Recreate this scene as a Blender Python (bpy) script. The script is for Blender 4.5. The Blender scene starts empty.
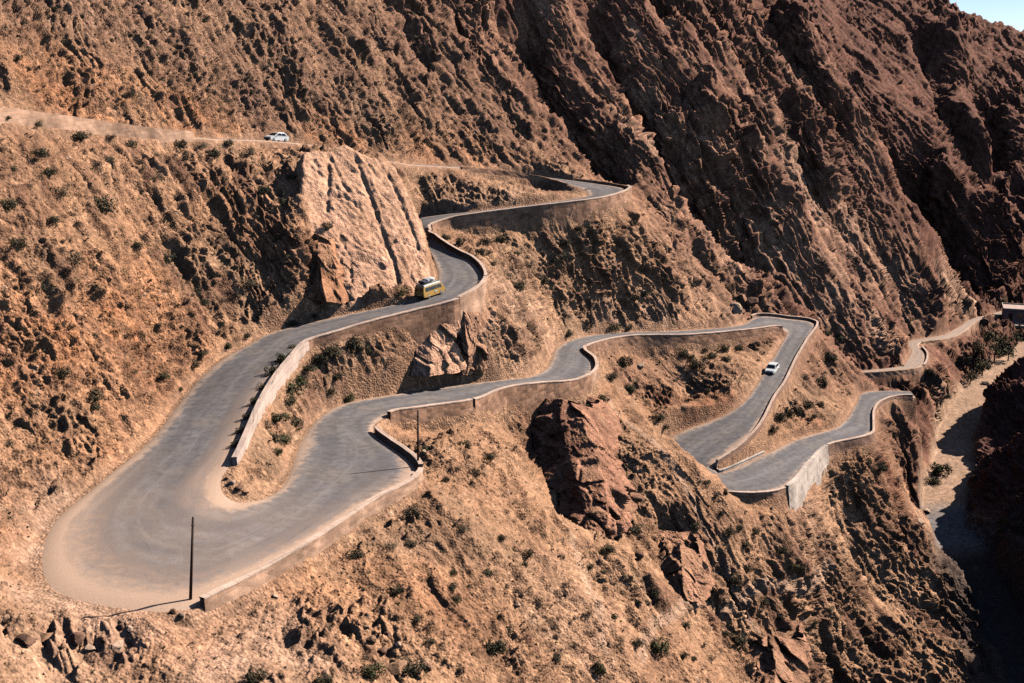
import bpy, bmesh, math, random
import numpy as np
from mathutils import Vector, Matrix

random.seed(7)
rng = np.random.default_rng(11)
scene = bpy.context.scene
COL = scene.collection
QUAL = 1.0            # terrain mesh density

# ------------------------------------------------------------------ camera model
FPX, VH, CU, CV = 1236.0, 40.0, 512.0, 341.5
PITCH = math.atan((CV - VH) / FPX)
CP, SP = math.cos(PITCH), math.sin(PITCH)


def ray(u, v):
    a, b = (u - CU) / FPX, -(v - CV) / FPX
    return np.array([a, CP + b * SP, -SP + b * CP])


def PZ(u, v, z):
    d = ray(u, v)
    return d * (z / d[2])


def PD(u, v, dist):
    d = ray(u, v)
    return d * (dist / d[1])


# ------------------------------------------------------------------ lattice noise
LN = 64
_lat = rng.random((LN, LN, LN), dtype=np.float32) * 2 - 1
_lat = _lat.ravel()
_jit = rng.random((LN * LN * LN, 3), dtype=np.float32)


def vnoise(x, y, z):
    xi, yi, zi = np.floor(x), np.floor(y), np.floor(z)
    fx, fy, fz = x - xi, y - yi, z - zi
    fx = fx * fx * (3 - 2 * fx); fy = fy * fy * (3 - 2 * fy); fz = fz * fz * (3 - 2 * fz)
    xi = xi.astype(np.int32); yi = yi.astype(np.int32); zi = zi.astype(np.int32)
    x0 = xi & 63; x1 = (xi + 1) & 63
    y0 = (yi & 63) << 6; y1 = ((yi + 1) & 63) << 6
    z0 = (zi & 63) << 12; z1 = ((zi + 1) & 63) << 12
    a = _lat[z0 + y0 + x0]; b = _lat[z0 + y0 + x1]; c = a + (b - a) * fx
    a = _lat[z0 + y1 + x0]; b = _lat[z0 + y1 + x1]; d = a + (b - a) * fx
    e = c + (d - c) * fy
    a = _lat[z1 + y0 + x0]; b = _lat[z1 + y0 + x1]; c = a + (b - a) * fx
    a = _lat[z1 + y1 + x0]; b = _lat[z1 + y1 + x1]; d = a + (b - a) * fx
    g = c + (d - c) * fy
    return e + (g - e) * fz


def fbm(x, y, z, octv=4, gain=0.5):
    s, a, t = 0.0, 1.0, 0.0
    for i in range(octv):
        s = s + a * vnoise(x + 17.3 * i, y + 5.1 * i, z + 9.7 * i); t += a
        x, y, z = x * 2.03, y * 2.03, z * 2.03
        a *= gain
    return s / t


def ridged(x, y, z, octv=3, gain=0.5):
    s, a, t = 0.0, 1.0, 0.0
    for i in range(octv):
        n = 1 - np.abs(vnoise(x + 31.3 * i, y + 7.1 * i, z + 3.7 * i)) * 1.6
        s = s + a * n; t += a
        x, y, z = x * 2.1, y * 2.1, z * 2.1
        a *= gain
    return s / t


def worley(x, y, z):
    """F1, F2 and the id of the nearest cell (neighbour search over the 27 cells)."""
    xi, yi, zi = np.floor(x), np.floor(y), np.floor(z)
    fx, fy, fz = x - xi, y - yi, z - zi
    xi = xi.astype(np.int32); yi = yi.astype(np.int32); zi = zi.astype(np.int32)
    f1 = np.full(x.shape, 9.0, np.float32); f2 = f1.copy(); cid = np.zeros(x.shape, np.int32)
    for dz in (-1, 0, 1):
        for dy in (-1, 0, 1):
            for dx in (-1, 0, 1):
                k = (((zi + dz) & 63) << 12) + (((yi + dy) & 63) << 6) + ((xi + dx) & 63)
                j = _jit[k]
                d = (dx + j[:, 0] - fx) ** 2 + (dy + j[:, 1] - fy) ** 2 + (dz + j[:, 2] - fz) ** 2
                m = d < f1
                f2 = np.where(m, f1, np.minimum(f2, d))
                cid = np.where(m, k, cid)
                f1 = np.where(m, d, f1)
    return np.sqrt(f1), np.sqrt(f2), cid


def facet(x, y, z, cid):
    """height of a tilted plane through each cell's own point: gives broken rock its flat, differently turned faces"""
    ix, iy, iz = cid & 63, (cid >> 6) & 63, (cid >> 12) & 63
    j = _jit[cid]
    dx = (x - ix - j[..., 0] + 32) % 64 - 32; dy = (y - iy - j[..., 1] + 32) % 64 - 32; dz = (z - iz - j[..., 2] + 32) % 64 - 32
    k = (cid * 13 + 5) & 262143
    return _lat[k] * dx + _lat[(k + 77) & 262143] * dy * 1.3 + _lat[(k + 991) & 262143] * dz


def worley8(x, y, z):
    """F1 and cell id with points kept near the cell centres: good for separate stones."""
    xi, yi, zi = np.floor(x - .5), np.floor(y - .5), np.floor(z - .5)
    fx, fy, fz = x - xi, y - yi, z - zi
    xi = xi.astype(np.int32); yi = yi.astype(np.int32); zi = zi.astype(np.int32)
    f1 = np.full(x.shape, 9.0, np.float32); cid = np.zeros(x.shape, np.int32)
    for dz in (0, 1):
        for dy in (0, 1):
            for dx in (0, 1):
                k = (((zi + dz) & 63) << 12) + (((yi + dy) & 63) << 6) + ((xi + dx) & 63)
                j = _jit[k]
                d = (dx + .28 + .44 * j[:, 0] - fx) ** 2 + (dy + .28 + .44 * j[:, 1] - fy) ** 2 + (dz + .28 + .44 * j[:, 2] - fz) ** 2
                m = d < f1
                cid = np.where(m, k, cid); f1 = np.where(m, d, f1)
    return np.sqrt(f1), cid


def sstep(a, b, x):
    t = np.clip((x - a) / (b - a), 0, 1)
    return t * t * (3 - 2 * t)


# ------------------------------------------------------------------ roads
# stations: right edge (u, v), left edge (u, v), height, terrain step beyond the right / left edge
W = 6.2
ROAD = []


def st(ru, rv, lu, lv, z, hr, hl):
    ROAD.append((PZ(ru, rv, z), PZ(lu, lv, z), hr, hl))


def polyw(pts, w):
    P = [PZ(u, v, z) for u, v, z, *_ in pts]
    for i, p in enumerate(P):
        q = P[min(i + 1, len(P) - 1)] - P[max(i - 1, 0)]
        n = np.array([-q[1], q[0], 0]); n /= np.linalg.norm(n)
        ROAD.append((p, p + n * w, pts[i][3], pts[i][4]))


# upper road, coming from the left and down behind the slab
polyw([(-90, 103, -6.4, -2.6, 1.2), (0, 115, -8.4, -2.6, 1.2), (75, 124, -10.4, -2.4, 1.2), (150, 134, -12.6, -2.0, 1.2),
       (215, 139, -14.2, -1.6, 1.2), (270, 141, -15.4, -1.5, 1.2), (325, 147, -17.4, -1.0, 1.5), (400, 163, -21.2, -.5, 1.5),
       (450, 167, -23, -.6, 1.5), (500, 171, -24.6, -2.2, 1.5), (545, 178, -26.4, -2.0, 1.5)], 5.2)
st(580, 188, 600, 184, -27.6, -.3, -1)
st(584, 190, 626, 188.5, -28.0, -.2, -1.6)
st(587, 194.5, 626, 192.5, -28.3, .3, -3)
st(583, 197, 600, 200.5, -28.5, .8, -3.8)
st(550, 202, 550, 207, -28.8, 1.2, -4.2)
st(517, 206.3, 517, 211, -29.2, 1.3, -4)
st(470, 211.7, 470, 217, -29.7, 1.3, -3.2)
st(442, 214.5, 446, 221.5, -30.2, 1.4, -2.2)
st(417, 219, 428, 229, -30.8, 2, -.8)
st(419, 233, 436, 240, -31.6, 3, -.4)
st(428, 250, 455, 253, -32.6, 3, -.6)
st(434, 263, 473, 262, -33.4, 3, -1.2)
st(437, 277, 484, 276, -34.0, 3, -3)
st(428, 289, 479, 288, -34.4, 3, -2.6)
st(412, 298, 458, 301, -34.8, 3, -2.4)
st(395, 304, 440, 307, -35.2, 3, -2.2)
st(350, 313.5, 379, 322, -35.9, 2.5, -1.8)
st(312, 321.5, 335, 335, -36.5, 2.0, -1.8)
st(268, 333, 305, 344.5, -37.0, 1.6, -1.6)
st(247, 344, 288, 362, -37.5, 1.4, -1.5)
st(223, 357, 270, 385, -38.0, 1.2, -1.4)
st(200, 376, 256, 410, -38.6, 1.0, -1.3)
st(178, 402, 245, 436, -39.3, .9, -1.1)
st(148, 440, 233, 462, -39.9, .8, -.7)
st(95, 484, 224, 476, -40.4, .7, -.3)
st(46, 530, 224, 487, -40.9, .5, .05)
st(50, 590, 230, 495, -41.4, .2, .05)
st(160, 613, 239, 499.5, -41.9, .0, .05)
st(212, 598, 252, 499, -42.1, -1.5, .05)
st(300, 550.5, 270, 494, -42.7, -1.9, .15)
st(366, 507, 286, 478, -43.3, -1.9, .3)
st(419, 471, 299, 442, -43.9, -1.5, .6)
st(374, 432, 318, 417, -44.3, -.9, .8)
st(388, 416, 345, 402.5, -44.7, -1.5, 1.0)
st(417, 411, 399, 393, -45.2, -2.4, 1.2)
st(472, 403, 448, 386, -46.3, -2.8, 1.5)
st(504, 391, 498, 380, -47.0, -3.6, 1.6)
st(540, 386, 530, 376.5, -47.9, -5.0, 1.6)
st(572, 383.5, 543, 370, -48.8, -4.5, 1.6)
st(593, 374, 550, 361, -49.4, -3.5, 1.8)
st(594, 362, 556, 347, -50.0, -2.6, 2)
st(583, 350, 575, 338.5, -50.6, -2.0, 2)
st(610, 341, 597, 334.5, -51.5, -2.6, 2)
st(639, 337.5, 630, 332, -52.2, -3.0, 2)
st(686, 337, 680, 330.5, -53.4, -3.0, 2)
st(744, 332, 738, 325.5, -54.8, -2.4, 2)
st(776, 328, 758, 316, -55.8, -.8, 1.0)
st(784, 330, 788, 318.5, -56.4, -.2, -.8)
st(786, 334, 816, 323.5, -57.0, .2, -1.5)
st(780, 345, 806, 341, -57.7, .6, -1.8)
st(767, 367, 795, 360, -58.7, 1.2, -2)
st(755, 386, 784, 383, -59.8, 1.4, -2)
st(742, 403, 773, 399, -60.7, 1.6, -2.2)
st(718, 417, 759, 426, -61.8, 2.2, -3.2)
st(676, 433, 738, 448, -63.0, 4.6, -2.6)
st(660, 450, 716, 463, -63.9, 3.5, -.9)
st(672, 472, 714, 467, -64.4, 3.5, -.4)
st(702, 489, 716, 470, -64.8, 3.0, -.3)
st(742, 495, 724, 471.5, -65.1, -.3, .2)
st(783, 490, 763, 454, -65.6, -2.4, .3)
st(806, 466, 800, 437, -66.2, -2.4, 1.2)
st(826, 447.5, 836, 427.5, -66.9, -2.6, 1.4)
st(858, 440, 842, 421.5, -67.5, -2.2, 1.5)
st(871, 435, 848, 416.5, -67.8, -2.2, 1.5)
st(872.5, 427, 851, 411, -68.0, -1.6, 1.5)
st(873, 412, 856, 403, -68.5, -1.2, 1.5)
st(880, 403, 862, 392.5, -69.0, -1.0, 1.6)
st(896, 397.5, 885, 390.5, -69.6, -1.2, 1.4)
st(915, 397, 910, 391, -70.4, -1.4, .6)
MAIN_N = len(ROAD)
MAIN = ROAD
ROAD = []
st(845, 375, 845, 371.5, -74.32, -1.6, 1.0)
st(864, 374, 864, 370.3, -74.73, -1.8, 1.2)
st(903, 371, 900, 366, -75.55, -1.8, 1.2)
st(922, 367, 906, 360, -76.06, -1.4, 1.2)
st(926.5, 355, 911, 351, -76.78, -1.2, 1.0)
st(920, 343.5, 908, 341.5, -77.80, -.8, 1.0)
st(945, 340, 942, 335, -78.83, -1.2, 1.2)
st(963, 333.5, 956, 328, -79.85, -1.2, 1.2)
st(977, 322, 972, 318.5, -80.87, -.8, 1.0)
st(992, 318, 990, 314.2, -81.69, -.5, 1.0)
st(1008, 313.5, 1004, 310.3, -82.51, -.3, .8)
st(1050, 306, 1045, 303, -83.95, -.3, .8)
FAR = ROAD


def cr(p0, p1, p2, p3, t):
    return 0.5 * ((2 * p1) + (-p0 + p2) * t + (2 * p0 - 5 * p1 + 4 * p2 - p3) * t * t + (-p0 + 3 * p1 - 3 * p2 + p3) * t ** 3)


def densify(S, step=1.6):
    """Catmull-Rom through the stations -> arrays R, L (n,3), hr, hl, fractional station index."""
    R = [s[0] for s in S]; L = [s[1] for s in S]
    oR, oL, oh, of = [], [], [], []
    n = len(S)
    for i in range(n - 1):
        ix = [max(i - 1, 0), i, i + 1, min(i + 2, n - 1)]
        ln = max(np.linalg.norm(R[i + 1] - R[i]), np.linalg.norm(L[i + 1] - L[i]))
        k = max(2, int(ln / step))
        for j in range(k):
            t = j / k
            oR.append(cr(*[R[q] for q in ix], t)); oL.append(cr(*[L[q] for q in ix], t))
            oh.append([S[i][2] * (1 - t) + S[i + 1][2] * t, S[i][3] * (1 - t) + S[i + 1][3] * t]); of.append(i + t)
    oR.append(R[-1]); oL.append(L[-1]); oh.append([S[-1][2], S[-1][3]]); of.append(n - 1.0)
    return np.array(oR), np.array(oL), np.array(oh), np.array(of)


RD = [densify(MAIN), densify(FAR)]

# ------------------------------------------------------------------ terrain control points
CPTS = []


def c(u, v, d):
    CPTS.append(PD(u, v, d))


def cw(x, y, z):
    CPTS.append(np.array([x, y, z], float))


for a in [
    # left slope between the upper road and the first leg
    (0, 160, 139), (0, 230, 128), (0, 300, 119), (0, 400, 109), (0, 490, 100), (100, 180, 152), (100, 250, 138), (100, 330, 126),
    (100, 410, 116), (200, 190, 172), (200, 260, 158), (200, 325, 147), (265, 180, 182), (270, 250, 165), (270, 305, 157.5),
    (-150, 200, 118), (-150, 350, 100), (-150, 500, 84),
    # slab
    (325, 154, 188), (380, 155, 189), (405, 170, 188), (418, 205, 182), (424, 235, 178), (340, 230, 172), (380, 230, 174),
    (345, 290, 165), (390, 285, 168), (292, 220, 168.5), (297, 270, 161.5), (285, 180, 178), (300, 190, 176), (300, 245, 165), (265, 220, 171), (340, 150, 197), (390, 158, 205),
    # pale band between upper road and strip
    (450, 190, 219), (500, 190, 227), (430, 180, 213),
    # mountain side behind the upper road
    (0, 100, 154), (0, 50, 164), (0, 0, 177), (100, 110, 172), (100, 50, 184), (100, 0, 197), (200, 110, 193), (200, 50, 207), (200, 0, 220),
    (300, 120, 212), (300, 60, 226), (300, 0, 242), (400, 130, 232), (400, 70, 248), (400, 0, 268), (500, 140, 252), (500, 80, 270), (500, 0, 294),
    (600, 160, 262), (600, 100, 280), (600, 0, 312), (650, 185, 262), (640, 230, 238), (640, 280, 230), (620, 310, 223), (600, 226, 221), (560, 236, 218.5), (520, 240, 214), (480, 242, 205),
    (560, 250, 217), (560, 290, 211), (520, 262, 205), (500, 300, 180), (500, 340, 174), (520, 330, 182), (540, 310, 195), (470, 318, 174), (450, 322, 166.5), (430, 332, 163.5), (450, 350, 165), (470, 350, 169), (400, 345, 159.5), (370, 370, 154),
    (700, 300, 240), (700, 200, 270), (700, 100, 302), (700, 0, 340), (780, 300, 260), (780, 200, 294), (780, 100, 330), (780, 10, 368),
    (840, 370, 268), (850, 340, 277), (850, 300, 286), (850, 200, 316), (850, 122, 346), (800, 50, 362), (900, 222, 336), (940, 277, 334), (970, 304, 347), (900, 320, 300),
    (900, 275, 316), (940, 315, 325),
    # the far mountain and its skyline
    (850, 60, 470), (850, 10, 505), (900, -2, 545), (940, 4, 570), (985, 19, 590), (1024, 40, 610), (1080, 70, 630), (920, 120, 440),
    (950, 200, 415), (990, 280, 398), (1024, 285, 405), (1024, 200, 445), (1024, 120, 510), (900, 175, 420), (1100, 200, 470), (1100, 290, 415), (800, -30, 520),
    # slope inside B / C
    (640, 365, 218), (700, 360, 226), (750, 345, 236), (640, 400, 205), (690, 400, 210), (650, 420, 198),
    (610, 380, 188), (620, 420, 180),
    # slope between C and D
    (810, 360, 241), (800, 400, 223), (790, 425, 211), (830, 390, 236), (845, 380, 255), (820, 340, 250),
    # foreground
    (60, 640, 82), (60, 683, 77), (200, 640, 84), (200, 683, 78), (300, 600, 94), (300, 640, 87), (300, 683, 80), (400, 560, 104), (400, 620, 94), (400, 683, 84),
    (450, 520, 116), (512, 683, 95), (512, 600, 108), (512, 540, 120), (500, 470, 136), (440, 440, 138), (500, 430, 152), (538, 450, 166), (545, 490, 157), (565, 528, 146), (514, 440, 150), (517, 488, 139), (540, 542, 128.5), (582, 564, 129.5),
    (600, 683, 108), (600, 610, 121), (610, 540, 138), (640, 480, 160), (600, 430, 174), (680, 683, 124), (680, 600, 139), (680, 520, 157),
    (676, 434, 172), (700, 462, 168), (728, 490, 163.5), (640, 425, 174), (750, 683, 142), (750, 600, 155), (760, 506, 169.5), (780, 512, 170), (830, 683, 165), (830, 600, 177), (830, 520, 189),
    (850, 470, 200), (900, 683, 168), (900, 600, 188), (895, 520, 215), (890, 460, 215), (913, 530, 218), (962, 585, 194), (1000, 665, 176), (940, 640, 180),
    # bank between the D loop and the river
    (905, 425, 240), (930, 400, 272), (920, 450, 250), (908, 500, 232), (950, 380, 300), (960, 352, 325), (968, 385, 307), (985, 345, 339), (1010, 330, 350), (938, 430, 270),
    (840, 660, 168),
    # off frame
    (512, 800, 78), (300, 800, 68), (100, 800, 66), (40, 720, 73), (-60, 700, 70), (700, 800, 108), (900, 800, 158),
]:
    c(*a)
RIVER = [(1075, 330, -83.3), (1024, 351, -84.6), (1003, 370, -85.6), (985, 388, -86.5), (968, 412, -87.9), (955, 440, -89.2), (950, 470, -90.3), (940, 497, -91.6), (942, 520, -92.6), (975, 570, -93.9), (1018, 640, -95.8), (1050, 720, -97.7), (1100, 800, -99.5)]
RV = np.array([PZ(*a) for a in RIVER])
for p in RV:
    CPTS.append(p)
# right gorge wall
for a in [(1024, 362, 281), (1000, 402, 270), (977, 447, 261), (1012, 445, 264), (1060, 345, 286), (1120, 335, 292)]:
    c(*a)
for a in [(93.9, 243.6, -91.1), (99.5, 238.0, -81.0), (106.0, 236.2, -73.0), (134.9, 232.4, -64.0), (87.4, 215.7, -93.0), (93.9, 210.1, -81.0), (100.4, 208.3, -73.0), (130.2, 204.5, -64.0), (81.8, 189.7, -95.8), (88.4, 184.1, -81.0), (94.9, 182.2, -73.0), (130.2, 176.7, -64.0), (76.3, 163.6, -97.7), (82.7, 158.1, -81.0), (89.2, 156.2, -81.0), (175, 285, -66), (190, 230, -58), (190, 190, -55), (260, 260, -30), (175, 345, -74), (240, 380, -72), (100, 130, -108), (0, 2, -1.9), (-20, 4, -2), (20, 4, -8), (0, 25, -20), (-30, 30, -22), (30, 40, -38), (0, 50, -38), (60, 60, -62), (-60, 60, -36), (-25, 50, -36), (60, 100, -82), (-80, 110, 0), (-120, 180, 15), (-150, 260, 55), (-60, 330, 45), (60, 430, 45), (-300, 400, 60), (0, 600, 30), (160, 700, -2), (330, 680, -5), (420, 500, 5), (300, 420, -50), (0, 1200, -30), (500, 1200, -40), (-500, 1200, 0), (900, 900, -40), (-600, 600, 30), (400, 100, 0), (-200, 50, 20)]:
    cw(*a)

RCP = []
for (R, L, H, fi) in RD:
    n = len(R)
    for i in range(0, n, 2):
        ax = R[i] - L[i]; ax = ax.copy(); ax[2] = 0; ax /= np.linalg.norm(ax)
        for P, s, h in ((R[i], 1, H[i, 0]), (L[i], -1, H[i, 1])):
            off = 1.5 if h < 0 else 1.8
            q = P + ax * s * off
            RCP.append((q[0], q[1], P[2] + h))
            if abs(h) < .4:
                continue
        m = (R[i] + L[i]) / 2
        RCP.append((m[0], m[1], m[2]))
RCP = np.array(RCP)


def inside_road(p):
    for (R, L, H, fi) in RD:
        for i in range(len(R) - 1):
            q = [R[i], R[i + 1], L[i + 1], L[i]]
            s = [np.sign((q[(k + 1) % 4][0] - q[k][0]) * (p[1] - q[k][1]) - (q[(k + 1) % 4][1] - q[k][1]) * (p[0] - q[k][0])) for k in range(4)]
            if abs(sum(s)) == 4:
                return True
    return False


PTS = np.array(CPTS)
# thin the road-derived points so that none nearly coincide or contradict each other
keep = []
for p in RCP:
    ok = True
    for q in keep:
        if (q[0] - p[0]) ** 2 + (q[1] - p[1]) ** 2 < 0.9 ** 2:
            ok = False; break
    if ok:
        keep.append(p)
ALLP = np.vstack([PTS, np.array(keep)])
NP_ = len(ALLP)


def rbf_fit(P, lam):
    X = P[:, :2]
    D = np.sqrt(((X[:, None] - X[None]) ** 2).sum(-1))
    n = len(P)
    A = np.zeros((n + 3, n + 3))
    A[:n, :n] = -D + np.eye(n) * lam
    A[:n, n] = 1; A[:n, n + 1:] = X; A[n, :n] = 1; A[n + 1:, :n] = X.T
    b = np.zeros(n + 3); b[:n] = P[:, 2]
    return np.linalg.solve(A, b)


WGT = rbf_fit(ALLP, 0.15)


def rbf_eval(x, y):
    out = np.empty(x.shape, np.float64)
    xs, ys = x.ravel(), y.ravel(); o = out.ravel()
    for s in range(0, len(xs), 20000):
        a, b = xs[s:s + 20000, None], ys[s:s + 20000, None]
        D = np.sqrt((a - ALLP[None, :, 0]) ** 2 + (b - ALLP[None, :, 1]) ** 2)
        o[s:s + 20000] = -D @ WGT[:NP_] + WGT[NP_] + WGT[NP_ + 1] * a[:, 0] + WGT[NP_ + 2] * b[:, 0]
    return out

# ------------------------------------------------------------------ terrain grid (rings and spokes, finest where it is seen largest)
dth = 0.00082 / QUAL
core = np.arange(-0.405, 0.405 + dth, dth)
ext = 0.405 + np.cumsum(np.geomspace(dth, 0.02, 60))
TH = np.concatenate([-ext[::-1], core, ext])
NCol = len(TH)
# coarse heights first, then interpolated
R0 = np.concatenate([np.linspace(1.0, 59.0, 20), np.geomspace(60, 640, 330), np.geomspace(650, 5000, 30)])
ci = np.unique(np.append(np.arange(0, NCol, 4), NCol - 1))
ZB = rbf_eval(R0[:, None] * np.sin(TH[ci])[None], R0[:, None] * np.cos(TH[ci])[None])
_t = np.interp(np.arange(NCol), ci, np.arange(len(ci))); _i = np.minimum(_t.astype(int), len(ci) - 2); _f = (_t - _i)[None]
ZB = ZB[:, _i] * (1 - _f) + ZB[:, _i + 1] * _f


def blur(Z, n):
    for _ in range(n):
        Z[1:-1] = (Z[:-2] + 2 * Z[1:-1] + Z[2:]) / 4
        Z[:, 1:-1] = (Z[:, :-2] + 2 * Z[:, 1:-1] + Z[:, 2:]) / 4
    return Z


blur(ZB, 2)
# rings: every spoke has its own radii, denser where the ground is steep
q = 1 + 0.0017
_r = np.concatenate([np.linspace(1.0, 59.3, 40), 60 * q ** np.arange(int(math.log(640 / 60) / math.log(q)) + 1), np.geomspace(642, 5000, 50)])
RG = np.repeat(_r[:, None], NCol, 1)


def set_grid(R):
    global RG, GX, GY, GZ, NRow, wx, wy, WX, WY
    RG = R.astype(np.float32); NRow = R.shape[0]
    GX = (R * np.sin(TH)[None]).astype(np.float32); GY = (R * np.cos(TH)[None]).astype(np.float32)
    li = np.interp(R.ravel(), R0, np.arange(len(R0))).reshape(R.shape)
    k0 = np.minimum(li.astype(int), len(R0) - 2); f = li - k0
    jj = np.arange(NCol)[None]
    # smooth (Catmull-Rom) interpolation along the spoke
    km, k2 = np.maximum(k0 - 1, 0), np.minimum(k0 + 2, len(R0) - 1)
    p0, p1, p2, p3 = ZB[km, jj], ZB[k0, jj], ZB[k0 + 1, jj], ZB[k2, jj]
    GZ = (0.5 * (2 * p1 + (p2 - p0) * f + (2 * p0 - 5 * p1 + 4 * p2 - p3) * f * f + (3 * p1 - p0 - 3 * p2 + p3) * f ** 3)).astype(np.float32)
    z0 = GX * 0
    wx = vnoise(GX / 9, GY / 9, z0 + 3.1) * 1.6 + vnoise(GX / 3.1, GY / 3.1, z0 + 8.1) * .7
    wy = vnoise(GX / 9, GY / 9, z0 + 23.1) * 1.6 + vnoise(GX / 3.1, GY / 3.1, z0 + 38.1) * .7
    WX, WY = GX + wx, GY + wy


def box(r0, r1, t0, t1):
    j0, j1 = np.searchsorted(TH, [t0, t1]); j1 = max(j1, j0 + 1)
    sub = RG[:, j0:j1]
    if sub.size == 0:
        return (slice(0, 0), slice(0, 0))
    lo, hi = sub.min(1), sub.max(1)
    return (slice(int(np.searchsorted(hi, r0)), int(np.searchsorted(lo, r1))), slice(j0, j1))


def column(th):
    j = int(np.clip(np.searchsorted(TH, th), 1, NCol - 1))
    return j - 1 if abs(TH[j - 1] - th) < abs(TH[j] - th) else j


def hit(u, v):
    """First point of the terrain along the sight line of a pixel of the photograph."""
    d = ray(u, v)
    th = math.atan2(d[0], d[1]); sl = d[2] / math.hypot(d[0], d[1])
    j = column(th); rr = RG[:, j]
    g = GZ[:, j] - rr * sl
    s = int(np.searchsorted(rr, 40))
    k = np.nonzero(g[s:] >= 0)[0]
    if len(k) == 0:
        return None
    k = k[0] + s
    a = g[k - 1]; b = g[k]; f = float(-a / (b - a)) if b != a else 0
    r = float(rr[k - 1] + (rr[k] - rr[k - 1]) * f)
    return np.array([r * math.sin(th), r * math.cos(th), r * sl])


def ground(x, y):
    """Terrain height under a point."""
    th = math.atan2(x, y); r = math.hypot(x, y)
    j = float(np.interp(th, TH, np.arange(NCol))); j0 = min(int(j), NCol - 2); f = j - j0
    return float(np.interp(r, RG[:, j0], GZ[:, j0]) * (1 - f) + np.interp(r, RG[:, j0 + 1], GZ[:, j0 + 1]) * f)


def seg_dist(px, py, poly):
    """distance to a polyline, side (+ left of travel) and fraction along it"""
    best = np.full(px.shape, 1e9, np.float32); side = np.zeros(px.shape, np.float32); al = np.zeros(px.shape, np.float32)
    n = len(poly) - 1
    for i in range(n):
        a, b = poly[i], poly[i + 1]
        dx, dy = b[0] - a[0], b[1] - a[1]; l2 = dx * dx + dy * dy + 1e-9
        t = np.clip(((px - a[0]) * dx + (py - a[1]) * dy) / l2, 0, 1)
        ex, ey = px - a[0] - t * dx, py - a[1] - t * dy
        d = np.sqrt(ex * ex + ey * ey)
        m = d < best
        best = np.where(m, d, best); side = np.where(m, np.sign(dx * ey - dy * ex), side); al = np.where(m, (i + t) / n, al)
    return best, side, al


# (pixels of the line, width left, width right, height change) negative = gully, positive = rib
LINES = [
    ([(512, -10), (545, 50), (575, 100), (600, 140), (628, 185)], 4, 9, -11.0),
    ([(572, -10), (610, 45), (640, 95), (668, 140), (704, 185), (745, 222), (785, 245)], 4, 10, -12.0),
    ([(640, -10), (665, 40), (692, 85), (712, 120)], 3, 7, -6.0),
    ([(700, -10), (728, 45), (752, 90), (775, 125)], 4, 7, -6.0),
    ([(760, -10), (775, 25), (800, 50)], 6, 12, -9.0),
    ([(545, -10), (590, 75), (630, 135), (665, 200)], 6, 6, 6.0),
    ([(605, -10), (670, 78), (720, 150), (770, 205), (820, 250)], 9, 7, 8.0),
    ([(668, -10), (730, 80), (800, 170)], 7, 6, 4.0),
    ([(770, 15), (800, 50), (840, 108), (880, 178), (930, 258), (965, 300)], 10, 8, 7.0),
    ([(780, 115), (812, 165), (842, 205), (875, 250)], 4, 8, -7.0),
    ([(725, 95), (762, 150), (795, 195)], 3, 7, -5.0),
    ([(830, 165), (862, 215), (905, 275)], 4, 6, -5.0),
    ([(440, -10), (470, 40), (505, 100), (535, 150)], 4, 7, -4.0),
    ([(395, -10), (415, 30), (440, 60)], 4, 7, -4.0),
    ([(380, 20), (395, 70), (420, 110)], 3, 5, -3.0),
    # far mountain ribs and gullies
    ([(890, 10), (915, 60), (950, 110), (985, 160), (1024, 215)], 12, 10, 12.0),
    ([(915, 15), (935, 60), (968, 115), (1000, 165)], 6, 12, -13.0),
    ([(950, 30), (962, 90), (988, 135), (1030, 200)], 9, 9, 12.0),
    ([(985, 70), (1003, 130), (1030, 175)], 7, 12, -18.0),
    ([(985, 135), (998, 175), (1026, 210)], 6, 12, -16.0),
    ([(925, 165), (960, 208), (992, 238), (1030, 268)], 10, 9, 12.0),
    ([(900, 145), (935, 208), (960, 255), (992, 292)], 7, 12, -16.0),
    # gully lines of the centre and the foreground
    ([(690, 500), (720, 560), (750, 620)], 1.2, 1.6, -1.0),
    ([(660, 500), (690, 560), (700, 590)], 2.5, 3, -2.0),
    ([(840, 470), (850, 520), (870, 570), (890, 620)], 3, 4, -2.5),
    ([(905, 440), (903, 465), (906, 490)], 4, 6, -4.0),
    ([(440, 318), (455, 340), (462, 372)], 2, 2.6, -2.4),
    ([(560, 240), (575, 280), (590, 310)], 2.0, 3.0, -2.2),
    ([(540, 260), (555, 300), (560, 330)], 2.0, 2.6, -2.0),
    ([(720, 215), (735, 240), (750, 250)], 4, 5, -4.0),
]
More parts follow.
